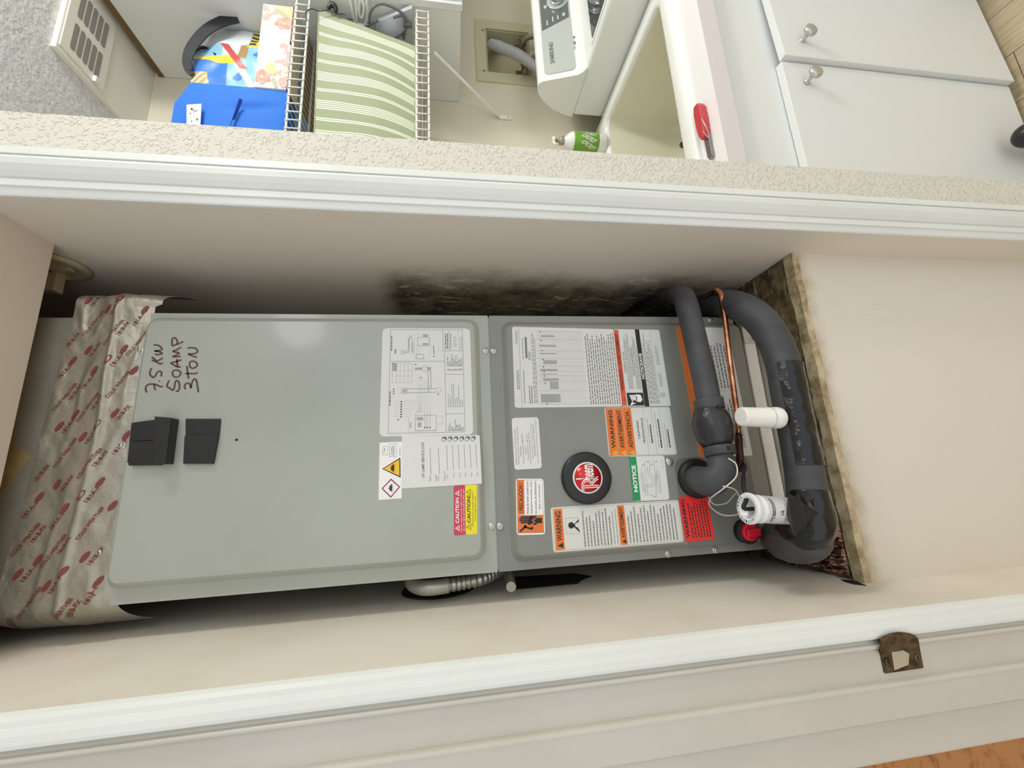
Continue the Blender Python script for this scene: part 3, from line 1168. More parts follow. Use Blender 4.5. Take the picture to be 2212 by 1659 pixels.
for a, c in ((.61, .235), (.74, .12), (.865, .35)):
    LH.text('Cancer and Reproductive Harm', a, c, a + .022, .75 + (.1 if a > .7 else 0), ink_g)
    LH.lines(a + .035, c + .13, a + .06, .75 + (.1 if a > .7 else 0), 1, ink, fill=.8, ragged=0)
LH.build('warning_sticker', ld, 'sticker with three orange bands and white lower half')

LI = Label((1367.5, 1083), (1357.4, 986), (1434.7, 983.9), (1446.3, 1079.3), YE - 0.0004, paper, .07)
LI.rect(0, .01, .21, .99, green)
LI.text('NOTICE', .055, .20, .165, .80, white_ink, bold=.04)
LI.lines(.27, .22, .38, .80, 3, ink_l, fill=.4, ragged=.3)
LI.lines(.72, .18, .82, .85, 3, ink_l, fill=.4, ragged=.3)
LI.lines(.9, .06, .93, .3, 1, ink_l)
LI.path(spline([(.55, .24), (.56, .42), (.66, .50), (.68, .58), (.60, .68), (.47, .70), (.42, .72), (.42, .88)], 6), .0006, ink_g)
LI.path(spline([(.49, .24), (.50, .46), (.60, .53), (.61, .58), (.54, .64), (.44, .66), (.36, .70), (.36, .90)], 6), .0006, ink_g)
LI.seg(.42, .13, .43, .70, .0005, ink_g)
LI.seg(.56, .09, .56, .25, .0005, ink_g)
LI.seg(.67, .09, .70, .56, .0005, ink_g)
LI.path([(.46, .87), (.64, .93), (.72, .40)], .0007, ink_g)
for (v_, t_) in ((.36, .20), (.50, .13), (.60, .20), (.74, .13)):
    LI.poly([(v_, t_ - .02), (v_ + .04, t_), (v_, t_ + .02)], ink_g)
LI.build('notice_sticker', ld, 'notice sticker with green band and drain trap drawing')

LJ = Label((1195.6, 1193.6), (1189, 1096.5), (1465, 1080), (1477.4, 1170.4), YE - 0.0003, paper2, .06)
LJ.frame(.012, .03, .988, .97, .0004, ink_g)
LJ.rect(.02, .045, .085, .955, orange)
LJ.text('WARNING', .032, .10, .072, .76, ink, bold=.02)
LJ.poly([(.032, .86), (.075, .80), (.075, .92)], ink, 2)
LJ.frame(.105, .26, .20, .62, .0004, ink_g)
LJ.circ(.145, .43, .0052, ink, 2)
LJ.poly([(.155, .44), (.205, .30), (.205, .34), (.18, .44), (.205, .56), (.205, .60)], ink, 2)
LJ.circ(.19, .43, .0038, paper2, 3)
LJ.lines(.225, .05, .45, .93, 9, ink_g, fill=.42, ragged=.35)
LJ.lines(.45, .05, .50, .93, 2, ink_l, fill=.4)
LJ.rect(.505, .045, .56, .955, orange)
LJ.text('AVERTISSEMENT', .518, .08, .548, .80, ink, bold=.02)
LJ.poly([(.518, .88), (.55, .83), (.55, .93)], ink, 2)
LJ.lines(.57, .06, .965, .93, 15, ink_g, fill=.42, ragged=.3)
LJ.build('warning_sticker', ld, 'long white carbon monoxide warning sticker with two orange bands')

LK = Label((1481, 1170.4), (1465, 1074), (1527, 1067), (1544, 1165.4), YE - 0.0006, red, .06)
LK.text('WARNING', .06, .06, .18, .92, ink, bold=.03)
LK.lines(.24, .05, .93, .93, 7, ink, fill=.45, ragged=.25, gap=.02)
LK.build('warning_sticker', ld, 'small red warning sticker')

LL = Label((1111.5, 1015), (1105, 903), (1163, 901), (1170.7, 1011.5), YE - 0.0003, paper, .1)
for i, (a, tx, t0_, t1_) in enumerate(((.09, 'RHEEM SALES COMPANY, INC', .22, .90), (.17, 'Acondicionador de Aire Central', .18, .90), (.26, 'Modelo:', .55, .75),
                                       (.35, 'Tension Nominal: 208/240 V', .30, .90), (.44, 'Fases: 1', .53, .72), (.52, 'Frecuencia: 60 Hz', .33, .83),
                                       (.60, 'Corriente Nominal: 3.6 A', .30, .90), (.70, 'Requiere Tierra Fisica', .12, .80), (.78, 'ENSAMBLADO EN MEXICO', .14, .76),
                                       (.88, 'Leer Manual de Instalacion y Operacion', .04, .90))):
    LL.text(tx, a - .025, t0_, a + .025, t1_, ink_g)
LL.build('rating_sticker', ld, 'small white sticker with ten lines of print')

LM = Label((1116, 1156), (1114.3, 1034), (1174, 1034), (1177.8, 1154.4), YE - 0.0003, white_ink, .1)
LM.rect(.04, .025, .29, .645, orange)
LM.rect(.04, .655, .95, .965, orange)
LM.frame(.04, .025, .95, .965, .0004, ink)
LM.text('! PRECAUCION !', .10, .08, .25, .62, ink, bold=.02)
for i, tx in enumerate(('Antes de tener acceso a los', 'dispositivos terminales, todos', 'los circuitos de alimentacion', 'deben ser interrumpidos.')):
    LM.text(tx, .36 + .145 * i, .05 if i < 3 else .10, .44 + .145 * i, .63 if i < 3 else .56, ink)
for k_ in range(4):
    LM.seg(.10 + .05 * (k_ in (0, 3)), .685 + .035 * k_, .52, .69 + .03 * k_, .0024, ink, 2)
LM.poly([(.50, .67), (.70, .67), (.74, .70), (.90, .71), (.90, .80), (.74, .80), (.68, .83), (.50, .83), (.38, .82)], ink, 2)
LM.path([(.46, .84), (.66, .78), (.55, .75), (.75, .69)], .0014, orange, 3)
LM.path([(.12, .94), (.34, .84), (.26, .86), (.55, .90), (.55, .86)], .0030, ink, 2)
LM.build('caution_sticker', ld, 'white and orange caution sticker with black hand')

LN = Label((1512, 988), (1460, 706), (1571, 708), (1626, 984), YE - 0.0003, paper, 0.03)
LN.rect(0, 0, .19, 1, orange)
LN.text('WARNING / AVERTISSEMENT', .12, .08, .18, .70, ink, bold=.02)
LN.seg(.0, .51, 1, .51, .0004, ink_g)
LN.lines(.25, .08, .95, .49, 11, ink_g, fill=.45, ragged=.2)
LN.lines(.25, .54, .80, .95, 9, ink_g, fill=.45, ragged=.2)
LN.text('LEAK DETECTION SYSTEM', .86, .55, .91, .94, ink_g)
LN.build('warning_sticker', ld, 'orange and white sticker behind the insulated pipe')

# round badge
bd = MB()
bc = aty(1265.6, 1032, YE)
RB = (aty(1265.6, 1091, YE) - aty(1265.6, 973, YE)).length / 2 * 0.955
bd.lathe([(RB, 0), (RB, 0.006), (RB * .97, 0.0085), (RB * .90, 0.0095), (RB * .64, 0.0095)], bc, (0, -1, 0), 48)
badge = bd.build('badge', black_pl, ah)
bd = MB()
RI = RB * .60
bd.lathe([(RI, 0.009), (RI, 0.0105), (RI * .97, 0.0110), (RI * .9, 0.011)], bc, (0, -1, 0), 40)
bd.mat(1).lathe([(RI * .90, 0.0110), (RI * .90, 0.0112), (0.0, 0.0112)], bc, (0, -1, 0), 40)


def btxt(txt, x0, z0, x1, z1, mi, bold=0.0, d=.0114):
    vs, fs = glyphs(txt, bold)
    bd.mat(mi)
    bd.add([bc + V((x0 + (x1 - x0) * x, -d, z0 + (z1 - z0) * y)) for x, y in vs], fs)


def bstroke(pts_, w, mi, d=.0114):
    bd.mat(mi)
    for a, c in zip(pts_[:-1], pts_[1:]):
        A = bc + V((a[0] * RI, -d, a[1] * RI))
        B = bc + V((c[0] * RI, -d, c[1] * RI))
        nn = (B - A).cross(V((0, 1, 0))).normalized() * w * RI
        bd.add([A - nn, B - nn, B + nn, A + nn], [(0, 1, 2, 3)])


# the lettering on the badge: a tall double-line R, then "heem"
btxt('heem', -.10 * RI, -.42 * RI, .84 * RI, .44 * RI, 2, .02)
bstroke([(-.045, .30), (-.045, .80)], .042, 2)
bstroke([(-.62, -.66), (-.62, .42)], .028, 2)
bstroke([(-.50, -.66), (-.50, .34)], .028, 2)
bow = [(-.80, .44)] + [(-.46 + .34 * math.cos(math.radians(a)), .10 + .36 * math.sin(math.radians(a))) for a in range(100, -91, -19)] + [(-.50, -.26)]
bstroke(bow, .028, 2)
bow = [(-.80, .34)] + [(-.46 + .24 * math.cos(math.radians(a)), .10 + .25 * math.sin(math.radians(a))) for a in range(100, -91, -19)] + [(-.50, -.15)]
bstroke(bow, .024, 2)
bstroke([(-.40, -.26), (-.10, -.66)], .028, 2)
bstroke([(-.28, -.24), (.04, -.66)], .028, 2)
bd.mat(2).lathe([(RI * .03, .0112), (RI * .02, .0116)], bc + V((.72 * RI, 0, -.34 * RI)), (0, -1, 0), 8)
bd.build('emblem', [paper, mat('badge_red', (214, 34, 44), 0.2, 0.4, coat=.4), white_ink], badge)

# red drain plug
pc = aty(1607, 1147, YE)
q = MB()
q.lathe([(0.0205, 0), (0.0205, 0.012), (0.017, 0.013)], pc, (0, -1, 0), 26)
dp = q.build('plug_ring', black_rub, ah)
q = MB()
q.lathe([(0.0150, 0.004), (0.0150, 0.018), (0.0135, 0.0200)], pc, (0, -1, 0), 26)
q.box(pc + V((-0.006, -0.020, -0.013)), pc + V((0.006, -0.027, 0.013)))
q.build('drain_plug', red_pl, dp, bevel=0.0015, label='red plastic drain plug with square head')
# grommet where the suction pipe enters
q = MB()
gc = aty(1503, 1033, YE)
q.lathe([(0.035, 0), (0.035, 0.006), (0.032, 0.010), (0.028, 0.012)], gc, (0, -1, 0), 30)
q.build('pipe_grommet', black_rub, ah)
# darker pressed plate around the pipe outlets
q = MB()
zt, zb_ = aty(1463, 1050, YE).z, aty(1640, 1050, YE).z
pts2 = rrect(aty(1550, 1176, YE).x, aty(1628, 1050, YE).z, aty(1550, 985, YE).x, zt, 0.02)
n = len(pts2)
q.add([(p_[0], YE - 0.0002, p_[1]) for p_ in pts2] + [(p_[0], YE + 0.001, p_[1]) for p_ in pts2], [tuple(range(n))] + [(i, (i + 1) % n, n + (i + 1) % n, n + i) for i in range(n)])
q.build('outlet_plate', mat('grey_enamel_plate', (112, 114, 110), 0.35), ah)

# base of two white metal rails under the unit (filter rack)
rk = thing('filter_rack', 'white perforated metal filter rack under the grey air handler', 'filter rack', (0.072, 0.98, ZP + .001))
za1, za2 = aty(1600, 700, YA).z, aty(1625, 720, YA).z
for k_, (z0_, z1_, yy) in enumerate(((-0.610, -0.586, YA - 0.006), (-0.655, -0.624, YA - 0.012))):
    q = MB()
    q.box((XA0, yy, z0_), (XA1, yy + 0.03, z1_))
    for i in range(16):
        c = V((XA0 + 0.02 + i * 0.027, yy - 0.0002, (z0_ + z1_) / 2))
        q.mat(1).lathe([(0.0018, 0), (0.0, 0.0002)], c, (0, -1, 0), 8)
    q.build('rail', [mat('cream_metal', (240, 237, 228), .5), ink_g], rk, bevel=0.0015)
q = MB()
q.box((XA0 + 0.004, YA + 0.012, ZP + .001), (XA1 - 0.004, YB - 0.04, ZA0 - .001))
q.build('rack_body', dark_gap, rk)
q = MB()
hx = aty(1612, 715, YA - 0.008)
q.box((hx.x - 0.026, YA - 0.0085, -0.616), (hx.x + 0.016, YA - 0.0062, -0.584))
for dx in (-0.018, 0.006):
    q.mat(1).lathe([(0.004, 0), (0.0035, .001), (.002, .0012)], V((hx.x + dx, YA - .0085, -0.600)), (0, -1, 0), 12)
q.build('latch_plate', [mat('cream_plate', (205, 202, 192), .4, .3), steel], rk)

# ------------------------------------------------------------------ supply plenum with foil tape
YPL = 0.716
pm = thing('supply_plenum', 'grey sheet metal plenum rising from the air handler, sealed with printed foil tape', 'duct', (0.072, 0.98, ZA1 + .001))
b = MB()
b.box((XA0 - 0.012, YPL, ZA1 + .001), (XA1 - 0.004, YB - 0.06, CE - 0.002))
b.build('duct_wall', galv, pm, bevel=0.003)
# masking tape patch (tan)
q = MB()
tp = [aty(x, y, YPL - 0.0006) for x, y in ((68, 985), (28, 950), (-40, 1060), (3, 1062), (20, 1048))]
tb = [p_ + V((0, .0005, 0)) for p_ in tp]
n = len(tp)
q.add(tp + tb, [tuple(range(n))] + [(i, (i + 1) % n, n + (i + 1) % n, n + i) for i in range(n)])
q.build('masking_tape', mat('tan_tape', (176, 154, 112), .6, var=(20, (150, 126, 84), .42, .66)), pm, label='tan tape patch')
# foil tape: wrinkled skin over the joint; s across (world x), h up
TX0, TX1 = -0.186, 0.345
TZ0, TZ1 = 0.488, 0.640


def tape_pt(s, h, lift=0.0):
    x = TX0 + (TX1 - TX0) * s
    zt_ = 0.602 + 0.03 * (1 - s)
    z = TZ0 + (zt_ - TZ0) * h
    base = YPL - 0.008
    inside = 1.0
    if s < 0.07:
        inside = s / 0.07
    elif s > 0.95:
        inside = (1 - s) / 0.05
    y = base - 0.010 * math.sin(min(1, max(0, h * 1.4)) * PI) * 0.6 + (1 - inside) ** 2 * 0.06
    w = mn.fractal(V((x * 22 - z * 26, z * 14, 3.1)), 0.9, 2.0, 4) * 0.0012 + 0.0030 * max(0, .25 - abs(mn.noise(V((x * 9 + z * 22, z * 20 - x * 5, 7.7))))) ** 1.3 * 4
    rid = 0.0035 * math.exp(-((h - 0.40 - 0.03 * math.sin(s * 9)) / 0.035) ** 2)
    y -= w + rid + lift
    if inside < 1:
        z += (1 - inside) * 0.012 * mn.noise(V((z * 60, s * 10, 0)))
    # lower edge dips down along the sides of the cabinet
    if (s < 0.10 or s > 0.93) and h < 0.35:
        z -= (0.35 - h) * 0.09 * (1 - inside * 0.7)
    return V((x, min(y, YPL + 0.1), z))


q = MB()
q.mat(0).grid(lambda u, v: tape_pt(u, v), 110, 44)
# print on the tape: red logo lozenges and lines of lettering, running down to the right
random.seed(11)
q.mat(1)


def tape_text(txt, s0, h0, length, height, ang=-0.50, bold=.02):
    vs, fs = glyphs(txt, bold)
    W = TX1 - TX0
    Hh = 0.13
    out = []
    for x, y in vs:
        dx, dz = x * length, (y - .5) * height
        X_ = dx * math.cos(ang) - dz * math.sin(ang)
        Z_ = dx * math.sin(ang) + dz * math.cos(ang)
        s_, h_ = s0 + X_ / W, h0 + Z_ / Hh
        if not (0.005 < s_ < .995 and 0.01 < h_ < .99):
            return
        out.append(tape_pt(s_, h_, 0.0009))
    q.add(out, fs)


for row in range(9):
    for col in range(12):
        s0 = -0.02 + col * 0.098 + 0.033 * (row % 3)
        h0 = 1.10 - row * 0.15 + 0.02 * math.sin(col)
        k_ = (row * 2 + col) % 4
        if k_ == 0:
            tape_text('COLD WEATHER', s0, h0, .050, .0050)
        elif k_ == 1:
            tape_text('181A-P', s0, h0, .026, .0055)
        elif k_ == 2:
            tape_text('181B-FX', s0, h0, .026, .0055)
        # lozenge logo
        if k_ in (1, 3):
            cx_, cz_ = s0 + .052, h0 - .10
            pts3 = []
            ok = True
            for a in range(12):
                A = 2 * PI * a / 12
                dx, dz = .0085 * math.cos(A), .0034 * math.sin(A)
                ang = -0.5
                X_ = dx * math.cos(ang) - dz * math.sin(ang)
                Z_ = dx * math.sin(ang) + dz * math.cos(ang)
                s_, h_ = cx_ + X_ / (TX1 - TX0), cz_ + Z_ / .13
                if not (0.005 < s_ < .995 and 0.01 < h_ < .99):
                    ok = False
                pts3.append(tape_pt(s_, h_, 0.0009))
            if ok:
                q.add(pts3, [tuple(range(12))])
q.build('foil_tape', [foil, foil_ink], pm, label='crinkled silver foil tape with red print')

# round hole with a ring high on the right closet wall
rh = thing('wall_port', 'round white plastic port high on the right closet wall beside the foil tape', 'wall fitting', atx(130, 585, XR) + V((-.001, 0, -.05)))
rc = atx(106, 572, XR - 0.001)
q = MB()
q.lathe([(0.054, 0), (0.054, 0.003), (0.049, 0.007), (0.041, 0.007), (0.038, 0.003)], rc, (-1, 0, 0), 32)
q.build('ring', mat('aged_white', (190, 180, 150), .6), rh)
q = MB()
q.lathe([(0.038, 0.0015), (0, 0.0015)], rc, (-1, 0, 0), 28)
q.build('opening', dark_gap, rh)
q = MB()
q.box(rc + V((-0.011, -0.036, -0.004)), rc + V((-0.003, 0.036, 0.004)))
q.box(rc + V((-0.011, -0.004, -0.036)), rc + V((-0.003, 0.004, 0.036)))
q.box(rc + V((-0.045, 0.004, -0.010)), rc + V((-0.004, 0.022, 0.012)))
q.build('cross_bar', mat('aged_white_bar', (196, 186, 158), .6), rh)
# small bracket at the closet's top right
q = MB()
bc2 = atx(2, 478, XR - .001)
q.box(bc2 + V((-.020, -.006, 0.000)), bc2 + V((0, .006, .045)))
q.box(bc2 + V((-.030, .010, -.004)), bc2 + V((0, .014, .045)))
q.build('wall_bracket', white_trim, org=bc2, bevel=.002, label='small white bracket at the top of the right closet wall', cat='bracket')

# ------------------------------------------------------------------ refrigerant pipes and drain
def path3(pts_, k=8):
    """pts: (px, py, Y, radius)"""
    P = [tuple(aty(x, y, Y)) + (r,) for x, y, Y, r in pts_]
    S = spline(P, k)
    return [V(p_[:3]) for p_ in S], [p_[3] for p_ in S]


sl = thing('suction_line', 'insulated suction pipe with a fat sleeve elbowing out of the grey cabinet', 'pipe', aty(1550, 1035, .64))
# elbow + bulb + sleeve as separate parts
P, R_ = path3([(1500, 1033, YE, .0225), (1514, 1037, .668, .0235), (1536, 1040, .640, .0240), (1556, 1020, .629, .0220), (1556, 992, .632, .0200), (1553, 968, .634, .0195)], 8)
q = MB()
q.tube(P, R_, 22)
q.build('elbow', foam, sl, label='foam covered elbow')
q = MB()
P, R_ = path3([(1557, 984, .632, .0245), (1552, 964, .634, .0250)], 3)
q.tube(P, R_, 24)
q.build('foam_collar', foam, sl, bevel=.002)
P, R_ = path3([(1551, 966, .634, .0200), (1548, 954, .635, .0275), (1542, 930, .636, .0315), (1536, 905, .637, .0305), (1532, 888, .638, .0250), (1531, 878, .638, .0200)], 6)
q = MB()
q.tube(P, R_, 24)
for v_ in q.v:
    v_ += V((0, 0, 0)) + V((mn.noise(v_ * 60), mn.noise(v_ * 60 + V((5, 0, 0))), mn.noise(v_ * 60 + V((0, 9, 0))))) * 0.0012
q.build('insulation_bulb', mat('taped_foam', (44, 45, 48), .28, bump=(60, .5, .004)), sl)
q = MB()
P, R_ = path3([(1534, 886, .638, .0245), (1529, 862, .639, .0235)], 3)
q.tube(P, R_, 24)
q.build('foam_collar', foam, sl, bevel=.002)
for (x, y, yy, r) in ((1553, 969, .634, .0230), (1533, 884, .638, .0230)):
    q = MB()
    c0, c1 = aty(x, y, yy), aty(x - 4, y - 14, yy)
    d = (c1 - c0).normalized()
    q.lathe([(r, -.0016), (r + .0014, -.0016), (r + .0014, .0016), (r, .0016)], c0, d, 24)
    q.box(c0 + V((-.004, -r - .004, -.003)), c0 + V((.002, -r + .001, .003)))
    q.build('cable_tie', black_pl, sl)
P, R_ = path3([(1531, 868, .639, .0200), (1522, 820, .641, .0200), (1508, 760, .643, .0200), (1494, 700, .646, .0200), (1484, 662, .655, .0202), (1474, 640, .690, .0205), (1452, 640, .76, .021), (1415, 650, .84, .022), (1370, 662, .93, .022), (1330, 668, 1.03, .022)], 9)
q = MB()
q.tube(P, R_, 22)
q.build('insulation_sleeve', foam, sl, label='charcoal foam sleeve')
# loose black wrap where the sleeves go up beside the cabinet
q = MB()
P, R_ = path3([(1462, 655, .735, .016), (1420, 660, .80, .022), (1385, 668, .87, .020), (1340, 684, .95, .008)], 6)
q.tube(P, R_, 12)
for v_ in q.v:
    v_ += V((mn.noise(v_ * 40), mn.noise(v_ * 40 + V((5, 0, 0))), mn.noise(v_ * 40 + V((0, 9, 0))))) * 0.006
q.build('tape_wrap', vinyl, sl)

cl = thing('liquid_line', 'bare copper liquid pipe running in front of the stickers', 'pipe', aty(1597, 1000, .68))
P, R_ = path3([(1599, 1012, YE, .0052), (1600, 1004, .675, .0052), (1598, 985, .664, .0052), (1592, 900, .662, .0052), (1583, 830, .662, .0052), (1574, 760, .662, .0052), (1566, 690, .662, .0052), (1560, 648, .664, .0052), (1556, 634, .668, .0052), (1548, 628, .676, .0052), (1536, 632, .70, .0052), (1514, 645, .76, .0052), (1490, 655, .84, .0052)], 7)
q = MB()
kk = int(len(P) * .22)
q.tube(P[kk:], R_[kk:], 14)
q.build('copper_pipe', copper, cl)
q = MB()
q.tube(P[:kk + 1], [r * 1.22 for r in R_[:kk + 1]], 14)
q.build('brazed_end', copper_dk, cl, label='dark brazed copper end')

dr = thing('condensate_drain', 'black foam wrapped drain pipe with shiny taped trap and white cleanout cap', 'drain pipe', aty(1740, 1130, .60))
P, R_ = path3([(1744, 1070, .592, .0285), (1737, 1020, .594, .0275), (1726, 960, .597, .0270), (1714, 900, .600, .0270), (1702, 840, .602, .0270), (1691, 785, .606, .0270), (1672, 735, .612, .0272), (1640, 690, .622, .0275), (1600, 664, .645, .0275), (1563, 656, .70, .0275), (1520, 662, .79, .0275), (1470, 668, .90, .0275)], 9)
q = MB()
q.tube(P, R_, 24)
q.build('insulation_sleeve', foam, dr, label='charcoal foam sleeve')


def wrap(idx0, idx1, a0, a1, dr_, name, M_, wr=.0015):
    """tape skin over part of the sleeve; angles in degrees around the pipe (0 = towards -y)"""
    qq = MB()
    seg = P[idx0:idx1 + 1]
    m_ = len(seg)

    def fn(u, v):
        i = min(int(v * (m_ - 1)), m_ - 2)
        f = v * (m_ - 1) - i
        c = seg[i] * (1 - f) + seg[i + 1] * f
        t = (seg[i + 1] - seg[i]).normalized()
        n1 = V((0, -1, 0))
        n1 = (n1 - t * n1.dot(t)).normalized()
        n2 = t.cross(n1)
        a = math.radians(a0 + (a1 - a0) * u)
        r = R_[idx0 + i] + dr_ + wr * (0.6 + mn.noise(V((u * 5, v * 14, 1.7))))
        return c + (n1 * math.cos(a) + n2 * math.sin(a)) * r
    qq.grid(fn, 20, 40)
    return qq.build(name, M_, dr)


wrap(11, 44, -62, 95, .0006, 'tape_wrap', vinyl)
# trap: elbow body wrapped in tape
YT = 0.598
P2, R2 = path3([(1682, 1156, .688, .0250), (1698, 1160, .655, .0285), (1720, 1158, .622, .0305), (1742, 1148, .600, .0330), (1754, 1124, .590, .0330), (1750, 1090, .590, .0310), (1744, 1060, .592, .0290)], 8)
q = MB()
q.tube(P2, R2, 26)
for v_ in q.v:
    v_ += V((mn.noise(v_ * 38), mn.noise(v_ * 38 + V((5, 0, 0))), mn.noise(v_ * 38 + V((0, 9, 0))))) * 0.0028
q.build('taped_trap', vinyl, dr, label='trap wrapped in shiny black tape')
q = MB()
P3, R3 = path3([(1680, 1160, .690, .0280), (1692, 1168, .660, .0305), (1714, 1173, .626, .0310), (1744, 1170, .606, .0300), (1764, 1154, .602, .0260)], 8)
q.tube(P3, R3, 24)
q.build('foam_underside', foam, dr, label='grey foam under the tape')
# loose triangular tape tails
for tri in (((1702, 1064, .566), (1768, 1108, .560), (1715, 1160, .562), (1700, 1110, .566)), ((1748, 1080, .564), (1790, 1066, .575), (1788, 1110, .572), (1770, 1112, .566))):
    q = MB()
    pp = [aty(*a) for a in tri]
    pk = [p_ + V((0, .0006, 0)) for p_ in pp]
    q.add(pp + pk, [(0, 1, 2, 3), (7, 6, 5, 4)] + [(i, 4 + i, 4 + (i + 1) % 4, (i + 1) % 4) for i in range(4)])
    q.build('tape_tail', vinyl, dr)
# cleanout: white capped tee standing on the pipe
ct = aty(1690, 903, .597)
up_ = (aty(1596, 900, .592) - ct).normalized()
ln = (aty(1600, 900, .592) - ct).length
q = MB()
q.lathe([(.0165, .005), (.0178, .008), (.0178, .0175), (.0150, .021), (.0142, .026)], ct, up_, 26)
q.build('cleanout_tee', pvc, dr, label='white plastic tee stub')
q = MB()
q.lathe([(.0142, .024), (.0172, .026), (.0172, .030), (.0162, .031), (.0157, ln - .004), (.0150, ln - .001), (.0130, ln)], ct, up_, 30)
q.build('cleanout_cap', pvc, dr, label='white plastic cap')

# float switch standing in the trap
fc = aty(1712, 1104, .588)
fu = (aty(1612, 1098, .585) - fc).normalized()
fl_ = (aty(1614, 1098, .585) - fc).length
fs_ = thing('float_switch', 'white cylindrical float switch with a black cable on the taped trap', 'switch', fc)
RF = .0205
q = MB()
q.lathe([(RF * .70, 0), (RF * .98, .008), (RF * 1.0, fl_ * .74), (RF * 1.03, fl_ * .75), (RF * 1.03, fl_ * .78), (RF * 1.0, fl_ * .79), (RF * 1.02, fl_ * .88), (RF * 1.13, fl_ * .93), (RF * 1.15, fl_ * .98), (RF * 1.10, fl_), (RF * .74, fl_), (RF * .70, fl_ * .90), (RF * .50, fl_ * .90), (RF * .45, fl_ * .82), (0, fl_ * .82)], fc, fu, 34)
# print on the barrel
ex = fu
ey = (V((0, -1, 0)) - ex * ex.dot(V((0, -1, 0)))).normalized()
ez = ex.cross(ey)


def on_barrel(h, a, r=RF * 1.0):
    return fc + ex * h + (ey * math.cos(a) + ez * math.sin(a)) * (r + .0003)


def barrel_rect(h0, h1, a0, a1, mi):
    q.mat(mi)
    for k_ in range(6):
        A, B = a0 + (a1 - a0) * k_ / 6, a0 + (a1 - a0) * (k_ + 1) / 6
        q.add([on_barrel(h0, A), on_barrel(h1, A), on_barrel(h1, B), on_barrel(h0, B)], [(0, 1, 2, 3)])


sg = 1 if on_barrel(0, .5).x > on_barrel(0, -.5).x else -1


def barrel_text(txt, h0, h1, x0, x1, mi):
    vs, fs = glyphs(txt, .02)
    q.mat(mi)
    q.add([on_barrel(h0 + (h1 - h0) * y, sg * (x0 + (x1 - x0) * x)) for x, y in vs], fs)


barrel_rect(fl_ * .61, fl_ * .67, -.9, .9, 1)
barrel_text('SAFE-T-SWITCH', fl_ * .62, fl_ * .66, -.85, .85, 0)
barrel_text('UL', fl_ * .43, fl_ * .50, -.32, .08, 1)
random.seed(5)
for k_ in range(5):
    barrel_rect(fl_ * (.18 + .05 * k_), fl_ * (.19 + .05 * k_), -.7, .55 - .1 * (k_ % 2), 2)
q.build('body', [pvc2, ink, ink_g], fs_)
# lettering round the rim of the top
q = MB()
for i, ch in enumerate('SAFE-T-SWITCH'):
    vs, fs = glyphs(ch, .02) if ch != '-' else ([(0, .4), (1, .4), (1, .6), (0, .6)], [(0, 1, 2, 3)])
    a = 2.2 + i * .26
    er = ey * math.cos(a) + ez * math.sin(a)
    et = er.cross(ex)
    c = fc + ex * (fl_ + .0003) + er * RF * .92
    q.add([c + et * ((x - .5) * .0026) + er * ((y - .5) * .0034) for x, y in vs], fs)
q.build('rim_print', ink, fs_)
P4 = [V(p_) for p_ in spline([tuple(fc + ex * fl_ * .84), tuple(fc + ex * (fl_ + .006)), tuple(aty(1612, 1078, .590)), tuple(aty(1606, 1050, .600)), tuple(aty(1607, 1022, .615)), tuple(aty(1610, 1008, .640)), tuple(aty(1608, 1004, .668))], 8)]
q = MB()
q.tube(P4, .0030, 10)
q.build('cable', black_rub, fs_, label='black cable')
for pts_ in ([(1573, 990, .596), (1590, 1003, .592), (1590, 1030, .592), (1562, 1056, .600), (1534, 1078, .64), (1535, 1095, .664), (1560, 1112, .660), (1590, 1112, .64), (1606, 1102, .61)],
             [(1562, 1050, .606), (1588, 1058, .612), (1600, 1080, .62), (1590, 1066, .64), (1570, 1086, .665), (1545, 1090, .668), (1534, 1080, .664), (1532, 1068, .662), (1540, 1056, .65)],
             [(1608, 1010, .664), (1611, 1024, .652), (1606, 1040, .636)]):
    q = MB()
    q.tube([V(p_) for p_ in spline([tuple(aty(*a)) for a in pts_], 8)], .0011, 8)
    q.build('wire', mat('bare_wire', (214, 208, 196), .4), fs_, label='thin white wire loop')

# crumpled foil scraps on the platform, left of the trap
random.seed(21)


def scraps(u, v):
    p_ = V((XL + .006 + .085 * u, .655 + .16 * v, ZP + .003))
    h = abs(mn.fractal(V((u * 7, v * 9, 4.2)), .9, 2.1, 4)) * .040 * math.sin(PI * min(1, max(0, u))) ** .3 * math.sin(PI * v) ** .3
    return p_ + V((0, 0, h))


q = MB()
q.grid(scraps, 46, 60, smooth=False)
q.build('foil_scraps', mat('crumpled_foil', (150, 120, 108), .28, .85, var=(22, (92, 44, 40), .42, .60)), label='crumpled reddish foil scraps beside the drain trap on the platform', cat='foil scraps')

# conduit in the gap left of the cabinet
cd = thing('metal_conduit', 'flexible ribbed metal conduit emerging left of the grey cabinet', 'conduit', atx(960, 1270, -.17))
XC = -.172


def corr(path_, r, pitch, depth, n=14):
    out_p, out_r = [], []
    L = 0
    for i in range(len(path_)):
        if i:
            L += (path_[i] - path_[i - 1]).length
        out_p.append(path_[i])
        out_r.append(r + depth * math.sin(2 * PI * L / pitch))
    return out_p, out_r


def dense(pts_, n_):
    S = [V(p_) for p_ in pts_]
    L = [0]
    for a, c in zip(S[:-1], S[1:]):
        L.append(L[-1] + (c - a).length)
    out = []
    j = 0
    for i in range(n_ + 1):
        d = L[-1] * i / n_
        while j < len(L) - 2 and L[j + 1] < d:
            j += 1
        f = (d - L[j]) / max(1e-9, L[j + 1] - L[j])
        out.append(S[j] * (1 - f) + S[j + 1] * f)
    return out


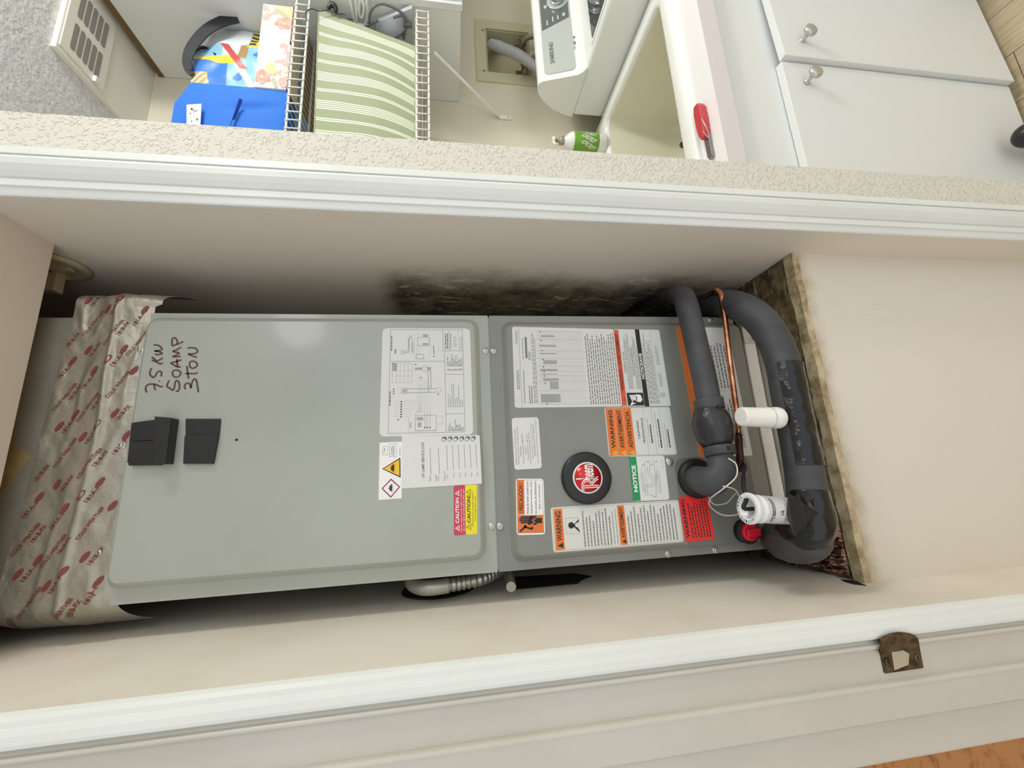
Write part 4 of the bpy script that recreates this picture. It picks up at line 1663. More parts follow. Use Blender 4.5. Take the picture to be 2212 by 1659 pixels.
P5 = dense(spline([tuple(atx(965, 1265, XC)), tuple(atx(1000, 1259, XC)), tuple(atx(1040, 1250, XC + .002)), tuple(atx(1085, 1238, XC + .006) + V((0, .03, 0)))], 8), 150)
pp, rr = corr(P5, .0105, .0090, .0011)
q = MB()
q.tube(pp, rr, 14)
q.build('ribbed_tube', steel, cd)
P5 = dense(spline([tuple(atx(1104, 1268, XC - .006)), tuple(atx(1102, 1252, XC - .002)), tuple(atx(1098, 1238, XC + .004) + V((0, .02, 0))), tuple(atx(1092, 1228, XC + .01) + V((0, .05, 0)))], 8), 80)
pp, rr = corr(P5, .0080, .0055, .0009)
q = MB()
q.tube(pp, rr, 14)
q.build('ribbed_tube', steel, cd)
q = MB()
q.tube([V(p_) for p_ in spline([tuple(atx(968, 1265, XC)), tuple(atx(930, 1270, XC)), tuple(atx(905, 1268, XC)), tuple(atx(890, 1258, XC + .004)), tuple(atx(890, 1244, XC + .012) + V((0, .02, 0)))], 6)], .0118, 16)
q.build('connector', mat('cast_zinc', (178, 178, 172), .45, .7), cd, label='cast zinc elbow connector')
# hole in the wall behind it
q = MB()
hc = atx(948, 1272, XL + .001)
q.lathe([(.068, 0), (.068, .0015), (.060, .0015)], hc, (1, 0, 0), 36)
q.lathe([(.060, .0012), (0, .0012)], hc, (1, 0, 0), 36)
q.build('wall_hole', dark_gap, cd, label='dark round cut-out in the wall')
q = MB()
pz = [atx(x, y, XL + .0018) for x, y in ((1112, 1246), (1240, 1238), (1278, 1244), (1256, 1252), (1248, 1259), (1110, 1272))]
n = len(pz)
q.add(pz + [p_ - V((.0015, 0, 0)) for p_ in pz], [tuple(range(n))] + [(i, (i + 1) % n, n + (i + 1) % n, n + i) for i in range(n)])
q.build('wall_slot', dark_gap, org=pz[0], label='dark rectangular cut-out low in the left closet wall', cat='wall opening')

# ------------------------------------------------------------------ LAUNDRY
# soffit panel with the vent grille
ZSO = 0.985
sy0 = ZSO / 1.0217
sx0 = 1.1694 * sy0
q = MB()
q.box((sx0, sy0, ZSO), (2.15, YB, CE))
q.build('trim_4', soffit_paint, kind='structure', bevel=.001)
g0 = atz(157, 50, ZSO)
vg = thing('vent_grille', 'white ceiling vent with two columns of dark slots above the shelves', 'vent', g0 + V((.05, 0, -.004)))
ca, cb_ = atz(159, 80, ZSO), atz(210, 138, ZSO)
cA, cB = atz(170, 20, ZSO), atz(222, 80, ZSO)
la, lb_ = atz(166, 54, ZSO), atz(152, 107, ZSO)
halfx = abs(la.x - lb_.x) / 2
ys0, ys1 = ca.y, cb_.y
for ci, cx_ in enumerate((ca.x, ca.x + 2 * halfx + .022)):
    for k_ in range(5):
        yy = ys0 + (ys1 - ys0) * k_ / 4
        hw = (ys1 - ys0) / 4 * .40
        q = MB()
        ring = [(cx_ + px_ * 1.0, yy + py_) for px_, py_ in [(a[0], a[1]) for a in rrect(-halfx, -hw, halfx, hw, hw * .95, 4)]]
        n = len(ring)
        q.add([(a, c, ZSO - .0035) for a, c in ring] + [(a, c, ZSO - .001) for a, c in ring], [tuple(range(n))] + [(i, (i + 1) % n, n + (i + 1) % n, n + i) for i in range(n)])
        q.build('slot', mat('slot_shadow', (146, 146, 140), .9) if (ci == 0 and k_ == 0) else bpy.data.materials['slot_shadow'], vg)
gx0, gx1 = ca.x - halfx - .02, ca.x + 3 * halfx + .05
q = MB()
q.box((gx0, ys0 - .03, ZSO - .003), (gx1, ys1 + .03, ZSO - .0002))
q.build('grille_plate', soffit_paint, vg, bevel=.001)
q = MB()
q.box((gx0 - .002, (ys0 + ys1) / 2 + .03, ZSO - .012), (gx0 + .016, (ys0 + ys1) / 2 + .038, ZSO - .003))
q.build('damper_lever', enamel, vg)

# wall cabinet on the right of the shelves
XCB = 1.393
YCF = .958
wc = thing('wall_cabinet', 'white wall cabinet beside the wire shelves above the washer', 'cabinet', (1.75, 1.1, -.05))
q = MB()
q.box((XCB, YCF, -.048), (2.14, YB - .001, .955))
q.build('carcass', cab_white, wc, bevel=.001)
q = MB()
q.box((XCB - .002, YCF - .02, -.052), (2.14, YCF, .955))
q.build('face_frame', cab_white, wc, bevel=.0015)
q = MB()
q.box((XCB + .012, YCF - .039, -.040), (1.77, YCF - .021, .94))
q.build('door', enamel, wc, bevel=.002)
q = MB()
q.box((1.775, YCF - .039, -.040), (2.13, YCF - .021, .94))
q.build('door', enamel, wc, bevel=.002)
q = MB()
q.box((XCB - .001, YCF - .02, .956), (2.14, YB - .001, .972))
q.build('top_edge', brown_edge, wc, label='raw brown top edge')

# wire shelves
YSF = .963
ZU = .4383 * YSF
ZLo = .0871 * YSF


def shelf(label, z):
    s_ = thing('wire_shelf', label, 'shelf', (.96, 1.11, z), 'wire shelves in the laundry')
    r = .0031
    xa, xb = XW + .004, XCB - .003
    for (yy, zz) in ((YSF, z), (YSF - .001, z - .034), (1.10, z - .005), (YB - .012, z - .005)):
        q_ = MB()
        q_.tube([(xa, yy, zz), (xb, yy, zz)], r, 10)
        q_.build('rail', wire_white, s_)
    base = None
    n_ = int((xb - xa - .02) / .0266)
    for i in range(n_):
        x = xb - .014 - i * .0266
        if base is None:
            q_ = MB()
            q_.tube([(x, YB - .008, z + .0038), (x, YSF - .002, z + .0038), (x, YSF - .0048, z + .001), (x, YSF - .0048, z - .036)], .0017, 6)
            base = q_.build('wire', wire_white, s_)
            bx = x
        else:
            c = base.copy()
            COL.objects.link(c)
            c.parent = s_
            c.location = (x - bx, 0, 0)
    return s_


shelf('upper white wire shelf carrying the blue bag and flowered box', ZU)
shelf('lower white wire shelf under the green striped bag', ZLo)


def bracket(label, z, group='shelf brackets'):
    fX = 1.337
    ft = V((fX, YB - .002, z - .262))
    tp_ = V((fX, 1.045, z - .010))
    br = thing('shelf_bracket', label, 'bracket', ft, group)
    q_ = MB()
    d = (tp_ - ft).normalized()
    nrm = V((0, d.z, -d.y))
    w = .0075
    a0 = ft + V((0, -.004, .018))
    qs = []
    for p_ in (a0, tp_):
        for sx_, sn in ((-w, 0), (w, 0), (w, .004), (-w, .004)):
            qs.append(p_ + V((sx_, 0, 0)) + nrm * sn)
    q_.add(qs, [(0, 1, 2, 3), (7, 6, 5, 4), (0, 4, 5, 1), (1, 5, 6, 2), (2, 6, 7, 3), (3, 7, 4, 0)])
    q_.build('strut', wire_white, br, bevel=.0012)
    q_ = MB()
    q_.box(ft + V((-.009, -.003, -.026)), ft + V((.009, .001, .022)))
    q_.build('foot', wire_white, br, bevel=.002)
    q_ = MB()
    q_.lathe([(.0035, 0), (.003, .0015), (.0015, .002)], ft + V((0, -.003, -.014)), (0, -1, 0), 12)
    q_.build('screw', steel, br)
    return br


bracket('diagonal white shelf bracket screwed to the back wall under the lower shelf', .044)
bracket('diagonal white bracket under the upper wire shelf', .385)

# washer outlet box
ox = thing('outlet_box', 'beige recessed washer outlet box in the back wall', 'outlet box', ((OX0 + OX1) / 2, YB, OZ0))
fx0, fx1 = aty(1030, 176, YB).x, aty(1024, 42, YB).x
fz1, fz0 = aty(1027, 110, YB).z, OZ0 - .035
q = MB()
t_ = .006
for a, c in (((fx0, fz0), (OX0, fz1)), ((OX1, fz0), (fx1, fz1)), ((OX0, fz0), (OX1, OZ0)), ((OX0, OZ1), (OX1, fz1))):
    q.box((a[0], YB - t_, a[1]), (c[0], YB, c[1]))
q.build('frame', beige_pl, ox, bevel=.0015)
q = MB()
e_ = .0015
q.box((OX0 + e_, YB + .060, OZ0 + e_), (OX1 - e_, YB + .064, OZ1 - e_))
q.box((OX0 + e_, YB, OZ1 - .003 - e_), (OX1 - e_, YB + .064, OZ1 - e_))
q.box((OX0 + e_, YB, OZ0 + e_), (OX1 - e_, YB + .064, OZ0 + .003 + e_))
q.box((OX0 + e_, YB, OZ0 + e_), (OX0 + .003 + e_, YB + .064, OZ1 - e_))
q.box((OX1 - .003 - e_, YB, OZ0 + e_), (OX1 - e_, YB + .064, OZ1 - e_))
q.build('recess', beige_dk, ox)
for (sx_, sy_) in ((1043, 65), (1046, 153)):
    q = MB()
    q.lathe([(.0045, 0), (.0042, .001), (.002, .0016)], aty(sx_, sy_, YB - t_), (0, -1, 0), 14)
    q.build('screw', hose_d, ox)
for (vx, vy) in ((1126, 105), (1130, 160)):
    c = aty(vx, vy, YB + .04)
    q = MB()
    q.lathe([(.010, -.03), (.010, .012), (.014, .014), (.014, .024), (.008, .026)], c, (0, 0, -1), 14)
    q.tube([c + V((0, -.002, .004)), c + V((0, -.04, .004))], .006, 10)
    q.lathe([(.013, 0), (.013, .006)], c + V((0, -.036, .004)), (0, -1, 0), 6)
    q.build('valve', mat('valve_brass', (150, 128, 84), .35, .8) if vx == 1126 else bpy.data.materials['valve_brass'], ox)
# hoses
dh = thing('drain_hose', 'grey corrugated washer drain hose hooked into the outlet box', 'hose', aty(1060, 95, 1.24))
P6 = dense(spline([tuple(aty(1082, 100, 1.305)), tuple(aty(1066, 96, 1.29)), tuple(aty(1064, 97, 1.25)), tuple(aty(1085, 104, 1.215)), tuple(aty(1120, 119, 1.200)), tuple(aty(1155, 142, 1.195)), tuple(aty(1190, 170, 1.195)), tuple(aty(1260, 200, 1.20))], 10), 320)
pp, rr = corr(P6, .0175, .0072, .0022)
rr = [.0185 if i < 85 else r for i, r in enumerate(rr)]
q = MB()
q.tube(pp, rr, 16)
q.build('hose', hose_g, dh)
wh = thing('supply_hose', 'grey rubber water hose looping out of the outlet box', 'hose', aty(1140, 85, 1.24))
q = MB()
q.tube([V(p_) for p_ in spline([tuple(aty(1126, 108, 1.285)), tuple(aty(1128, 96, 1.25)), tuple(aty(1138, 83, 1.225)), tuple(aty(1155, 78, 1.21)), tuple(aty(1180, 80, 1.20)), tuple(aty(1230, 90, 1.20))], 8)], .009, 12)
q.build('hose', hose_d, wh)
wh2 = thing('supply_hose', 'short grey water hose at the lower left of the outlet box', 'hose', aty(1132, 150, 1.24))
q = MB()
q.tube([V(p_) for p_ in spline([tuple(aty(1131, 163, 1.285)), tuple(aty(1134, 152, 1.245)), tuple(aty(1146, 128, 1.235)), tuple(aty(1165, 122, 1.23)), tuple(aty(1210, 130, 1.22))], 8)], .009, 12)
q.build('hose', hose_d, wh2)

# washer
XWS = 1.262
wm = thing('washing_machine', 'white top-loading washing machine with a raised rear control panel beside the sink', 'washing machine', (1.6, .83, FL))
q = MB()
q.box((XWS, .50, FL + .012), (1.945, 1.165, -.447))
q.build('body', enamel, wm, bevel=.014, seg=4)
q = MB()
for (fx, fy) in ((1.30, .54), (1.90, .54), (1.30, 1.12), (1.90, 1.12)):
    q.lathe([(.02, 0), (.02, .02)], (fx, fy, FL), (0, 0, 1), 12)
q.build('foot', black_rub, wm)
# control housing
hp = [(.985, -.449), (1.002, -.437), (1.012, -.425)]
hp += [(1.0455, -.316), (1.052, -.305), (1.065, -.300), (1.09, -.308), (1.12, -.335), (1.145, -.372), (1.163, -.420), (1.168, -.449)]
q = MB()
q.prism(hp, (XWS - .001, 1.946), 0)
q.build('control_housing', enamel, wm, bevel=.006, seg=3, angle=30)
pA, pB = V((0, 1.012, -.425)), V((0, 1.0455, -.316))
pdir = (pB - pA).normalized()
pn_ = V((0, pdir.z, -pdir.y)) * -1
if pn_.y > 0:
    pn_ = -pn_


def onp(x, h, d=0.0):
    return V((x, 0, 0)) + pA + pdir * h + pn_ * d


HL = (pB - pA).length


def pplate(pts_, d, M_, name, par, **k):
    q_ = MB()
    fr_ = [onp(x, h, d) for x, h in pts_]
    bk_ = [onp(x, h, 0) for x, h in pts_]
    n_ = len(pts_)
    q_.add(fr_ + bk_, [tuple(range(n_))] + [(i, n_ + i, n_ + (i + 1) % n_, (i + 1) % n_) for i in range(n_)])
    return q_.build(name, M_, par, **k)




def px_on_panel(x, y, d=.0034):
    p0 = onp(0, 0, d)
    p_ = atpl(x, y, p0, pn_)
    return p_.x, (p_ - pA).dot(pdir)


dx0, dh0 = px_on_panel(1174.6, 66)
dx1, dh1 = px_on_panel(1244, 33)
q = MB()
for pts_, d_, mi_ in ((rrect(XWS + .022, .006, 1.93, HL - .006, .016, 5), .003, 2), ([(dx0, HL - .010), (dx1, .010), (1.90, .010), (1.90, HL - .010)], .0036, 3)):
    fr_ = [onp(x, h, d_) for x, h in pts_]
    bk_ = [onp(x, h, 0) for x, h in pts_]
    n_ = len(pts_)
    q.mat(mi_).add(fr_ + bk_, [tuple(range(n_))] + [(i, n_ + i, n_ + (i + 1) % n_, (i + 1) % n_) for i in range(n_)])
# brand lettering and small icons, dial and its marks
sx0_, sh0 = px_on_panel(1196, 136)
sx1_, sh1 = px_on_panel(1187, 92)


def ptext(txt, x0, h0, x1, h1, M_i, bold=.02, d=.0040):
    vs, fs = glyphs(txt, bold)
    q.mat(M_i)
    q.add([onp(x0 + (x1 - x0) * x, h0 + (h1 - h0) * y, d) for x, y in vs], fs)


hs = (sh0 + sh1) / 2
ptext('SAMSUNG', sx0_, hs - .0075, sx1_, hs + .0075, 0, .02)
ix, ih = px_on_panel(1240, 80)
q.mat(0).lathe([(.0035, .0005), (0, .0005)], onp(ix, ih, .0034), pn_, 12)
ix, ih = px_on_panel(1241, 92)
q.add([onp(ix - .006, ih - .003, .0040), onp(ix + .006, ih - .003, .0040), onp(ix + .006, ih + .003, .0040), onp(ix - .006, ih + .003, .0040)], [(0, 1, 2, 3)])
ix, ih = px_on_panel(1242, 103)
q.add([onp(ix - .004, ih - .001, .0040), onp(ix + .003, ih - .002, .0040), onp(ix + .005, ih + .002, .0040), onp(ix - .003, ih + .002, .0040)], [(0, 1, 2, 3)])
random.seed(2)
for (x, y, l) in ((1182, 50, .022), (1194, 42, .022), (1205, 38, .018), (1216, 32, .014), (1219, 31, .014), (1176, 16, .014), (1179, 15, .014)):
    ix, ih = px_on_panel(x, y)
    q.mat(1)
    q.add([onp(ix - l / 2, ih - .0016, .0044), onp(ix + l / 2, ih - .0016, .0044), onp(ix + l / 2, ih + .0016, .0044), onp(ix - l / 2, ih + .0016, .0044)], [(0, 1, 2, 3)])
cp = q.build('control_panel', [ink_g, paper, panel_slv, panel_drk], wm)
kx, kh = px_on_panel(1203, 2)
q = MB()
q.lathe([(.036, .0036), (.036, .005), (.030, .0055)], onp(kx, kh), pn_, 36)
for i in range(14):
    a = 2 * PI * i / 14
    c = onp(kx + .0325 * math.cos(a), kh + .0325 * math.sin(a), .0056)
    q.mat(1).lathe([(.0012, 0), (0, .0004)], c, pn_, 6)
q.build('dial_ring', [panel_slv, paper], cp)
q = MB()
q.lathe([(.024, .005), (.0235, .024), (.021, .027), (.012, .0275), (0, .0275)], onp(kx, kh), pn_, 32)
q.build('dial', chrome, cp)
# lid
lc = atz(1280, 82, -.445)
q = MB()
q.box((lc.x - .012, .56, -.447), (1.90, lc.y + .012, -.4445))
wl = q.build('lid', enamel, wm, bevel=.001)
q = MB()
q.box((lc.x, .575, -.4446), (1.885, lc.y, -.4425))
q.build('lid_glass', glass_blk, wl)

# sink cabinet
YD = .63
YCT = .62
ZCT = -.8974 * YCT
ZCB = -.963 * YCT
sc = thing('sink_cabinet', 'white base cabinet with two knobbed doors under the laundry sink', 'cabinet', (.9, .9, FL))
q = MB()
q.box((XW + .008, YD + .018, -1.385), (1.248, YD + .036, ZCB - .0005))
q.box((XW + .008, YD + .036, -1.385), (XW + .024, YB - .01, ZCB - .0005))
q.box((1.232, YD + .036, -1.385), (1.248, YB - .01, ZCB - .0005))
q.box((XW + .024, YD + .036, -1.385), (1.232, YB - .01, -1.369))
q.build('carcass', cab_white, sc)
q = MB()
q.box((XW + .02, YD + .085, FL), (1.24, YB - .02, -1.384))
q.build('toe_kick', brown_edge, sc)
xs = 1.4004 * YD
dt, dbm = -1.186 * YD, -2.195 * YD
q = MB()
q.box((XW + .012, YD, dbm), (xs - .0015, YD + .0165, dt))
d1 = q.build('door', cab_white, sc, bevel=.0012)
# right-hand door stands slightly ajar: built open by 1.9 degrees about its right edge
hxp = 1.235
ang = math.radians(1.9)
q = MB()
q.box((xs + .0015, YD, dbm), (hxp, YD + .0165, dt))
for v_ in q.v:
    dx, dy = v_.x - hxp, v_.y - (YD + .0165)
    v_.x = hxp + dx * math.cos(ang) - dy * math.sin(ang)
    v_.y = YD + .0165 + dx * math.sin(ang) + dy * math.cos(ang)
d2 = q.build('door', cab_white, sc, bevel=.0012)
for (px_, py_, par, yy) in ((1731, 90, d2, YD - .008), (1742, 178, d1, YD)):
    c = aty(px_, py_, yy)
    q = MB()
    q.lathe([(.0075, 0), (.0070, .003), (.0045, .006), (.0045, .016), (.008, .019), (.0140, .021), (.0150, .025), (.0135, .029), (.008, .0305), (0, .031)], c, (0, -1, 0), 26)
    q.build('knob', mat('satin_nickel', (200, 200, 200), .3, .85) if par is d2 else bpy.data.materials['satin_nickel'], par)
# countertop
ct_ = thing('countertop', 'white laminate countertop around the laundry sink', 'countertop', (.9, .9, ZCB))
rimf = atz(1448, 0, ZCT + .012).y
SX1 = 1.225
SY1 = 1.225
q = MB()
hxa, hxb, hya, hyb = XW + .045, SX1 - .015, rimf + .015, SY1 - .03
top = [((XW + .006, YCT, ZCB), (1.252, hya, ZCT)), ((XW + .006, hyb, ZCB), (1.252, YB - .004, ZCT)), ((XW + .006, hya, ZCB), (hxa, hyb, ZCT)), ((hxb, hya, ZCB), (1.252, hyb, ZCT))]
for a, c in top:
    q.boxm(a, c, [1, 0, 1, 1, 1, 1])
q.build('worktop', [counter, counter_e], ct_)
# sink
sk = thing('laundry_sink', 'white drop-in laundry sink with a deep cream basin', 'sink', (.88, .96, ZCT - .26))
ri = [atz(x, y, ZCT + .010) for x, y in ((1331, 226), (1311, 268), (1309, 290))]
ix1 = atz(1370, 130, ZCT + .012).x - .002
ix1 = SX1 - .040
iy0 = atz(1425, 40, ZCT + .012).y
iy1 = ri[2].y
x0_, x1_ = XW + .03, SX1
q = MB()


def ring(xa, ya, xb, yb, r, z):
    return [V((p_[0], p_[1], z)) for p_ in rrect(xa, ya, xb, yb, r, 6)]


zt_ = ZCT + .012
rings = [ring(x0_, rimf, x1_, SY1, .03, ZCT), ring(x0_, rimf, x1_, SY1, .03, ZCT + .006), ring(x0_ + .006, rimf + .006, x1_ - .006, SY1 - .006, .028, zt_ + .001),
         ring(x0_ + .028, iy0 - .008, ix1 + .008, iy1 + .008, .034, zt_), ring(x0_ + .034, iy0, ix1, iy1, .032, zt_ - .004), ring(x0_ + .036, iy0 + .002, ix1 - .002, iy1 - .002, .032, zt_ - .014)]
rings2 = [rings[-1], ring(x0_ + .042, iy0 + .007, ix1 - .009, iy1 - .010, .034, ZCT - .22), ring(x0_ + .060, iy0 + .022, ix1 - .030, iy1 - .030, .04, ZCT - .29), ring(x0_ + .12, iy0 + .09, ix1 - .10, iy1 - .10, .04, ZCT - .30)]
n = len(rings[0])
for rs_, nm, M_ in ((rings, 'rim', sink_mat), (rings2, 'basin', basin_mat)):
    q = MB()
    vs = [p_ for r_ in rs_ for p_ in r_]
    fs = []
    for i in range(len(rs_) - 1):
        for k_ in range(n):
            k2 = (k_ + 1) % n
            fs.append((i * n + k_, i * n + k2, (i + 1) * n + k2, (i + 1) * n + k_))
    q.add(vs, fs, True)
    if nm == 'basin':
        q.add(rs_[-1], [tuple(range(n))])
    q.build(nm, M_, sk)
# overflow screw on the inner front wall
q = MB()
c = aty(1476, 312, iy0 + .012)
q.lathe([(.008, 0), (.008, .004), (.004, .006)], c, (0, 1, 0), 12)
q.build('overflow_cap', brass_old, sk)

# soap bottle on the back deck of the sink
zb0 = ZCT + .0125
bt0 = atz(1306, 311, zb0)
sb = thing('soap_bottle', 'green and white hand soap pump bottle standing on the sink rim', 'bottle', bt0)
RS = .031
hgt = (atz(1306, 311, zb0) - aty(1220, 311, bt0.y)).z * -1
q = MB()
q.lathe([(RS * .94, 0), (RS, .004), (RS, hgt * .82), (RS * .92, hgt * .88), (RS * .62, hgt * .96), (RS * .42, hgt), (RS * .42, hgt + .004)], bt0, (0, 0, 1), 32)
q.build('bottle_body', enamel, sb)
q = MB()
q.lathe([(RS + .0004, hgt * .20), (RS + .0006, hgt * .205), (RS + .0006, hgt * .80), (RS + .0004, hgt * .805)], bt0, (0, 0, 1), 40)
random.seed(9)


def cylp(a, z, r=RS + .0011):
    return bt0 + V((r * math.sin(a), -r * math.cos(a), z))


q.mat(1)
for k_ in range(11):
    a0 = -1.2 + .22 * k_
    z0_ = hgt * (.26 + .10 * (k_ % 3))
    pts_ = spline([(a0, z0_), (a0 + .12, z0_ + hgt * .10), (a0 - .02, z0_ + hgt * .18), (a0 - .12, z0_ + hgt * .10), (a0 + .02, z0_ + hgt * .04)], 4)
    w = .0014
    for (pa, pb) in zip(pts_[:-1], pts_[1:]):
        A, B = cylp(*pa), cylp(*pb)
        tn = (B - A)
        nn = tn.cross(V((math.sin(pa[0]), -math.cos(pa[0]), 0))).normalized() * w
        q.add([A - nn, B - nn, B + nn, A + nn], [(0, 1, 2, 3)])
q.build('wrap_label', [mat('leaf_green', (112, 168, 48), .35), paper], sb, label='green label with white scrolls')
q = MB()
tz = hgt + .004
q.lathe([(RS * .46, tz), (RS * .46, tz + .014), (RS * .2, tz + .016), (RS * .16, tz + .032)], bt0, (0, 0, 1), 18)
q.build('pump_collar', mat('clear_plastic', (200, 190, 172), .2, trans=.5), sb)
q = MB()
q.lathe([(RS * .36, tz + .030), (RS * .42, tz + .034), (RS * .36, tz + .040), (0, tz + .041)], bt0, (0, 0, 1), 18)
q.tube([bt0 + V((0, 0, tz + .036)), bt0 + V((-.02, -.01, tz + .038)), bt0 + V((-.036, -.018, tz + .032))], .0045, 10)
q.build('pump_head', pvc, sb)

# red folding knife on the counter
k0, k1 = atz(1518, 226, ZCT), atz(1541, 343, ZCT)
kn = thing('folding_knife', 'red folding utility knife lying on the white countertop', 'knife', (k0 + k1) / 2)
kd = (k1 - k0).normalized()
kp = V((-kd.y, kd.x, 0))
KL = (k1 - k0).length
q = MB()
prof = [(0, -.006), (.004, -.011), (.020, -.014), (.060, -.0135), (.085, -.010), (.098, -.004), (.098, .006), (.085, .010), (.050, .012), (.015, .011), (.003, .006)]
n = len(prof)
sc_ = KL / .15
lo = [k0 + kd * a * sc_ + kp * c * sc_ + V((0, 0, .001)) for a, c in prof]
hi = [p_ + V((0, 0, .017)) for p_ in lo]
q.add(lo + hi, [tuple(range(n - 1, -1, -1)), tuple(range(n, 2 * n))] + [(i, (i + 1) % n, n + (i + 1) % n, n + i) for i in range(n)])
q.build('handle', mat('red_enamel', (196, 58, 66), .35), kn, bevel=.003, seg=3)
q = MB()
for (a0, a1, c0, c1, h) in ((.080, .150, -.004, .008, .006), (.085, .140, -.010, -.003, .004)):
    lo = [k0 + kd * a * sc_ + kp * c * sc_ + V((0, 0, .002)) for a, c in ((a0, c0), (a1, c0), (a1, c1), (a0, c1))]
    hi = [p_ + V((0, 0, h)) for p_ in lo]
    q.add(lo + hi, [(3, 2, 1, 0), (4, 5, 6, 7), (0, 1, 5, 4), (1, 2, 6, 5), (2, 3, 7, 6), (3, 0, 4, 7)])
q.build('blade_holder', mat('knife_steel', (150, 148, 150), .3, .9), kn, bevel=.0008)
q = MB()
cp_ = [(.060, .012, .019), (.058, .014, .020), (.080, .018, .018), (.100, .016, .012), (.104, .010, .010), (.085, .008, .019)]
q.tube([V(p_) for p_ in spline([tuple(k0 + kd * a * sc_ + kp * c * sc_ + V((0, 0, h))) for a, c, h in cp_], 6)], .0010, 8)
q.build('belt_clip', steel, kn)

# black round-topped canister at the right edge, before the sink cabinet
c = aty(2222, 291, .585)
q = MB()
RC = .026
q.lathe([(RC * .95, FL - c.z), (RC, FL - c.z + .01), (RC, -RC * .2)] + [(RC * math.cos(math.radians(a)), RC * 1.05 * math.sin(math.radians(a))) for a in range(0, 91, 15)], c, (0, 0, 1), 28)
q.build('black_bottle', black_pl, org=(c.x, c.y, FL), label='black round-topped bottle on the floor in front of the sink cabinet', cat='bottle')

# ------------------------------------------------------------------ things on the upper shelf
ZT = ZU + .006
# blue tote bag lying at the left front
bb = thing('tote_bag', 'blue fabric tote bag with a white tag on the upper wire shelf', 'bag', (.84, 1.06, ZT))
YBG = .972
bx1 = aty(600, 193.5, YBG).x
zt1 = aty(372, 262, YBG).z
ztr = aty(412, 195, YBG).z


def bag_front(u, v):
    x = .60 + (bx1 - .60) * u
    top_ = zt1 if x < bx1 - .07 else zt1 + (ztr - zt1) * min(1, (x - bx1 + .07) / .07)
    z = ZT + .002 + (top_ - ZT) * v
    bul = .016 * math.sin(PI * min(max(u, 0), 1)) ** .5 * math.sin(PI * min(1, v * 1.1)) ** .6 if 0 < u < 1 and v * 1.1 < 1 else 0
    fold = .010 * math.exp(-((x - (bx1 - .075) + .05 * (v - .35)) / .012) ** 2) * max(0, 1 - abs(v - .28) * 3.0)
    return V((x, YBG - bul + fold, z))


q = MB()
nu, nv = 60, 30
fr_ = [[bag_front(i / nu, j / nv) for i in range(nu + 1)] for j in range(nv + 1)]
q.grid(lambda u, v: bag_front(u, v), nu, nv)
q.grid(lambda u, v: bag_front(1 - u, v) * V((1, 0, 1)) .x * V((1, 0, 0)) + V((0, YBG + .06 - .01 * math.sin(PI * v), bag_front(1 - u, v).z)), 20, 10) if False else None
dep = .060


def side(u, v, e):
    p_ = bag_front(e, v)
    return V((p_.x + (.006 if e else -.006) * math.sin(PI * u), p_.y + dep * u, p_.z))


q.grid(lambda u, v: side(u, v, 1), 12, 20)
q.grid(lambda u, v: side(1 - u, v, 0), 12, 20)
q.grid(lambda u, v: bag_front(u, 1) + V((0, dep * v, .004 * math.sin(PI * v))), 40, 10)
q.grid(lambda u, v: V((bag_front(1 - u, v).x, YBG + dep, bag_front(1 - u, v).z)), 30, 10)
q.grid(lambda u, v: bag_front(1 - u, 0) + V((0, dep * v, 0)), 20, 6)
bag_o = q.build('bag_body', blue, bb)
q = MB()
tg = [aty(x, y, YBG - .020) for x, y in ((403, 268), (404, 226), (435, 224), (432, 268))]
tg2 = [aty(x, y, YBG - .022) for x, y in ((403, 300), (403, 226), (435, 224), (431, 300))]
q.add([tg2[0], tg2[1], tg2[2], tg2[3]] + [p_ + V((0, .001, 0)) for p_ in tg2], [(0, 1, 2, 3), (7, 6, 5, 4), (0, 4, 5, 1), (1, 5, 6, 2), (2, 6, 7, 3)])
q.mat(1)
random.seed(4)
for k_ in range(9):
    x, y = 410 + 18 * random.random(), 232 + 32 * random.random()
    p_ = aty(x, y, YBG - .0224)
    q.add([p_ + V((-.003, 0, -.0015)), p_ + V((.003, 0, -.0015)), p_ + V((.003, 0, .0015)), p_ + V((-.003, 0, .0015))], [(0, 1, 2, 3)])
q.build('tag', [white_ink, ink_g], bb, label='white paper tag')
q = MB()


def fold_fn(u, v):
    # hanging loop / pleat on the front
    a = aty(515 + (496 - 515) * v, 216 + 62 * v, YBG - .020)
    return a + V((.030 * u * v, -.006 * math.sin(PI * u), -.010 * u))


q.grid(fold_fn, 8, 14)
q.build('front_pleat', blue_dk, bb)

# flowered box
fb = thing('flowered_box', 'cream box printed with pink roses on the upper wire shelf', 'box', (1.22, 1.06, ZT))
YFB = .966
fa, fb2 = aty(549, 187, YFB), aty(553, 3, YFB)
BX0, BX1 = fa.x, fb2.x - .006
BZ1 = fa.z
q = MB()
q.mat(5).box((BX0, YFB, ZT), (BX1, YFB + .065, BZ1))
cream_card = mat('cream_card', (250, 240, 222), .5)
rose1 = mat('rose_print', (205, 168, 165), .55)
rose2 = mat('pale_rose_print', (230, 206, 201), .55)
rose3 = mat('coral_print', (202, 146, 128), .55)
rose4 = mat('yellow_blush_print', (248, 222, 150), .55)
leaf = mat('sage_print', (176, 178, 152), .55)
WB, HB = BX1 - BX0, BZ1 - ZT
_lay = [0]


